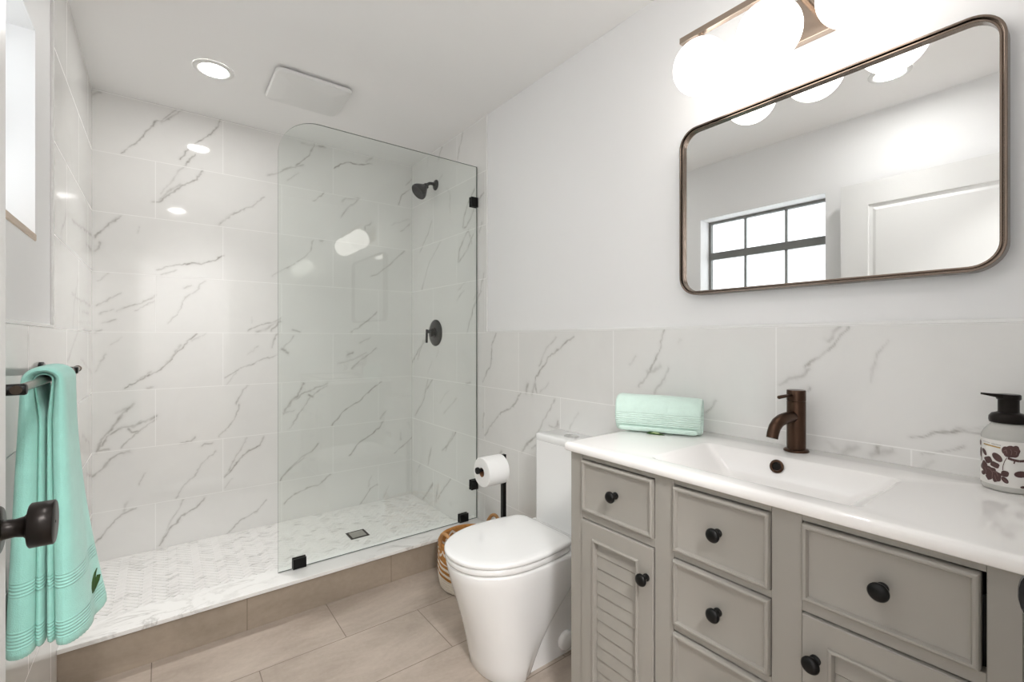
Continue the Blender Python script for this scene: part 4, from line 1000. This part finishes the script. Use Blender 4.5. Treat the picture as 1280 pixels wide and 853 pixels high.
emblem([(ey-0.030, ez-0.016), (ey-0.014, ez-0.020), (ey+0.018, ez-0.006), (ey+0.026, ez+0.006), (ey+0.016, ez+0.010), (ey+0.004, ez+0.002), (ey+0.012, ez+0.016), (ey+0.020, ez+0.026), (ey+0.006, ez+0.020), (ey-0.018, ez+0.006), (ey-0.030, ez-0.004)], 0.0015, 'embroidered_emblem', 'leafgreen')

# ------------------------------------------------------------------ shower fittings
GY = 2.242
gp = thing('shower_glass_panel', 'frameless fixed glass shower panel with rounded top corner on the curb', 'glass panel', (0.93, GY, 0.153))
gx0, gx1, gz0, gz1, gr = 0.409, XR-0.003, 0.1535, 2.182, 0.175
out = [(gx0, gz0), (gx1, gz0), (gx1, gz1)]+[(gx0+gr+gr*math.cos(a), gz1-gr+gr*math.sin(a)) for a in [PI/2+PI/2*k/18 for k in range(19)]]
n = len(out); mb = MB()
va = [(x, GY-0.004, z) for x, z in out]; vb = [(x, GY+0.004, z) for x, z in out]
mb.add(va+vb, [tuple(range(n)), tuple(n+k for k in range(n))[::-1]]); mb.cur = 1
mb.add(va+vb, [(k, (k+1) % n, n+(k+1) % n, n+k) for k in range(n)])
mb.build('pane', ['glass', 'glassedge'], gp, smooth=0)
for x in (0.496, 1.360):
    m = MB()
    for s_ in (-1, 1): m.box(x-0.028, x+0.028, GY+s_*0.0045, GY+s_*0.0135, 0.1525, 0.198)
    m.box(x-0.028, x+0.028, GY-0.0135, GY+0.0135, 0.1522, 0.1532).build('glass_clamp', 'black', gp, smooth=0, bevel=0.001)
for z in (1.974, 0.350):
    m = MB()
    for s_ in (-1, 1): m.box(XR-0.046, XR-0.001, GY+s_*0.0045, GY+s_*0.0135, z-0.028, z+0.028)
    m.box(XR-0.0025, XR-0.0008, GY-0.0135, GY+0.0135, z-0.028, z+0.028).build('glass_clamp', 'black', gp, smooth=0, bevel=0.001)

hx, hy, hz = XR, 2.743, 2.212
sh = thing('showerhead', 'black bell-shaped shower head on a curved arm', 'shower head', (hx, hy, hz))
MB().lathe((hx-0.0005, hy, hz), (-1, 0, 0), [(0.035, 0), (0.035, 0.004), (0.030, 0.009), (0.014, 0.012), (0.0, 0.0121)], 30).build('flange', 'black', sh, smooth=45)
MB().tube([(hx-0.008, hy, hz), (hx-0.028, hy, hz+0.004), (hx-0.046, hy, hz+0.002), (hx-0.062, hy, hz-0.008), (hx-0.074, hy, hz-0.022)], 0.0105, 16).build('arm', 'black', sh, smooth=60)
hdv = Vector((-0.74, 0, -0.67)).normalized()
MB().lathe((hx-0.068, hy, hz-0.016), hdv, [(0.012, 0), (0.019, 0.002), (0.019, 0.014), (0.016, 0.018), (0.025, 0.023), (0.032, 0.034), (0.041, 0.046), (0.050, 0.061), (0.054, 0.072), (0.054, 0.083), (0.050, 0.088), (0.044, 0.086), (0.0, 0.085)], 36).build('head', 'black', sh, smooth=45)

vz = 1.228
sv2 = thing('shower_valve', 'round black shower control plate with a lever handle', 'shower valve', (XR, 2.745, vz))
MB().lathe((XR-0.0005, 2.745, vz), (-1, 0, 0), [(0.088, 0), (0.088, 0.004), (0.084, 0.008), (0.060, 0.011), (0.036, 0.012), (0.034, 0.013), (0.034, 0.020), (0.030, 0.0205), (0.030, 0.026), (0.028, 0.0265), (0.028, 0.036), (0.024, 0.038), (0.0, 0.0381)], 44).build('cover_plate', 'darkbronze', sv2, smooth=40)
MB().tube([(XR-0.036, 2.745, vz+0.008), (XR-0.066, 2.745, vz+0.008)], [0.014, 0.010], 18).tube([(XR-0.066, 2.745, vz+0.022), (XR-0.068, 2.745, vz-0.066)], 0.0075, 14).build('lever', 'black', sv2, smooth=50)

dx, dy = 0.899, 2.650
dr = thing('shower_drain', 'square dark metal drain cover in the shower floor', 'drain', (dx, dy, ZS))
MB().box(dx-0.053, dx+0.053, dy-0.053, dy+0.053, ZS-0.002, ZS+0.0012).build('drain_frame', 'darkbronze', dr, smooth=0)
MB().box(dx-0.040, dx+0.040, dy-0.040, dy+0.040, ZS+0.0012, ZS+0.0028).build('drain_plate', 'steel', dr, smooth=0, bevel=0.0008)

# ------------------------------------------------------------------ ceiling
fn = thing('exhaust_fan', 'square white exhaust fan cover on the ceiling above the shower', 'exhaust fan', (0.59, 2.485, ZC))
fr = lambda k, z: [(x, y, z) for x, y in rrect(0.418+k, 0.768-k, 2.318+k, 2.648-k, max(0.006, 0.032-k*0.5), 6)]
MB().loft([fr(0.03, ZC-0.0005), fr(0.03, ZC-0.010)], True, True).build('housing', 'fan', fn)
MB().loft([fr(0.012, ZC-0.0100), fr(0.002, ZC-0.011), fr(0.0, ZC-0.014), fr(0.001, ZC-0.022), fr(0.006, ZC-0.027), fr(0.03, ZC-0.032), fr(0.065, ZC-0.0365), fr(0.068, ZC-0.037), fr(0.15, ZC-0.037)]).build('cover', 'fan', fn, smooth=25)
def can_light(x, y, label, mat='can', z=ZC, watts=0, s=1.0):
    t = thing('recessed_light', label, 'ceiling light', (x, y, z), 'recessed ceiling lights' if s == 1.0 else None)
    MB().lathe((x, y, z-0.0003), (0, 0, -1), [(0.083*s, 0), (0.083*s, 0.003), (0.078*s, 0.006), (0.062*s, 0.007), (0.058*s, 0.004), (0.058*s, 0.0003)], 40, False, False).build('trim_ring', 'fan', t, smooth=50)
    if watts:
        ld = bpy.data.lights.new('downlight', 'SPOT'); ld.energy = watts; ld.spot_size = math.radians(88); ld.spot_blend = 1.0; ld.shadow_soft_size = 0.05; ld.color = (1.0, 0.985, 0.965)
        lo = bpy.data.objects.new('downlight', ld); COL.objects.link(lo); lo.parent = t; lo.location = (0, 0, -0.012)
    MB().lathe((x, y, z-0.0006), (0, 0, -1), [(0.058*s, 0), (0.058*s, 0.003), (0.0, 0.0045)], 40).build('lens', mat, t, smooth=50)
can_light(0.194, 2.559, 'lit recessed downlight in the ceiling above the shower floor', watts=SPOT_WATTS)
can_light(0.118, 0.650, 'lit recessed downlight near the door, seen only in the mirror', watts=SPOT_WATTS*0.3)
can_light(0.10, -0.68, 'added round fill light on the hallway ceiling behind the camera', 'hallfill', s=2.8)  # added lamp, brightens the room from behind the camera
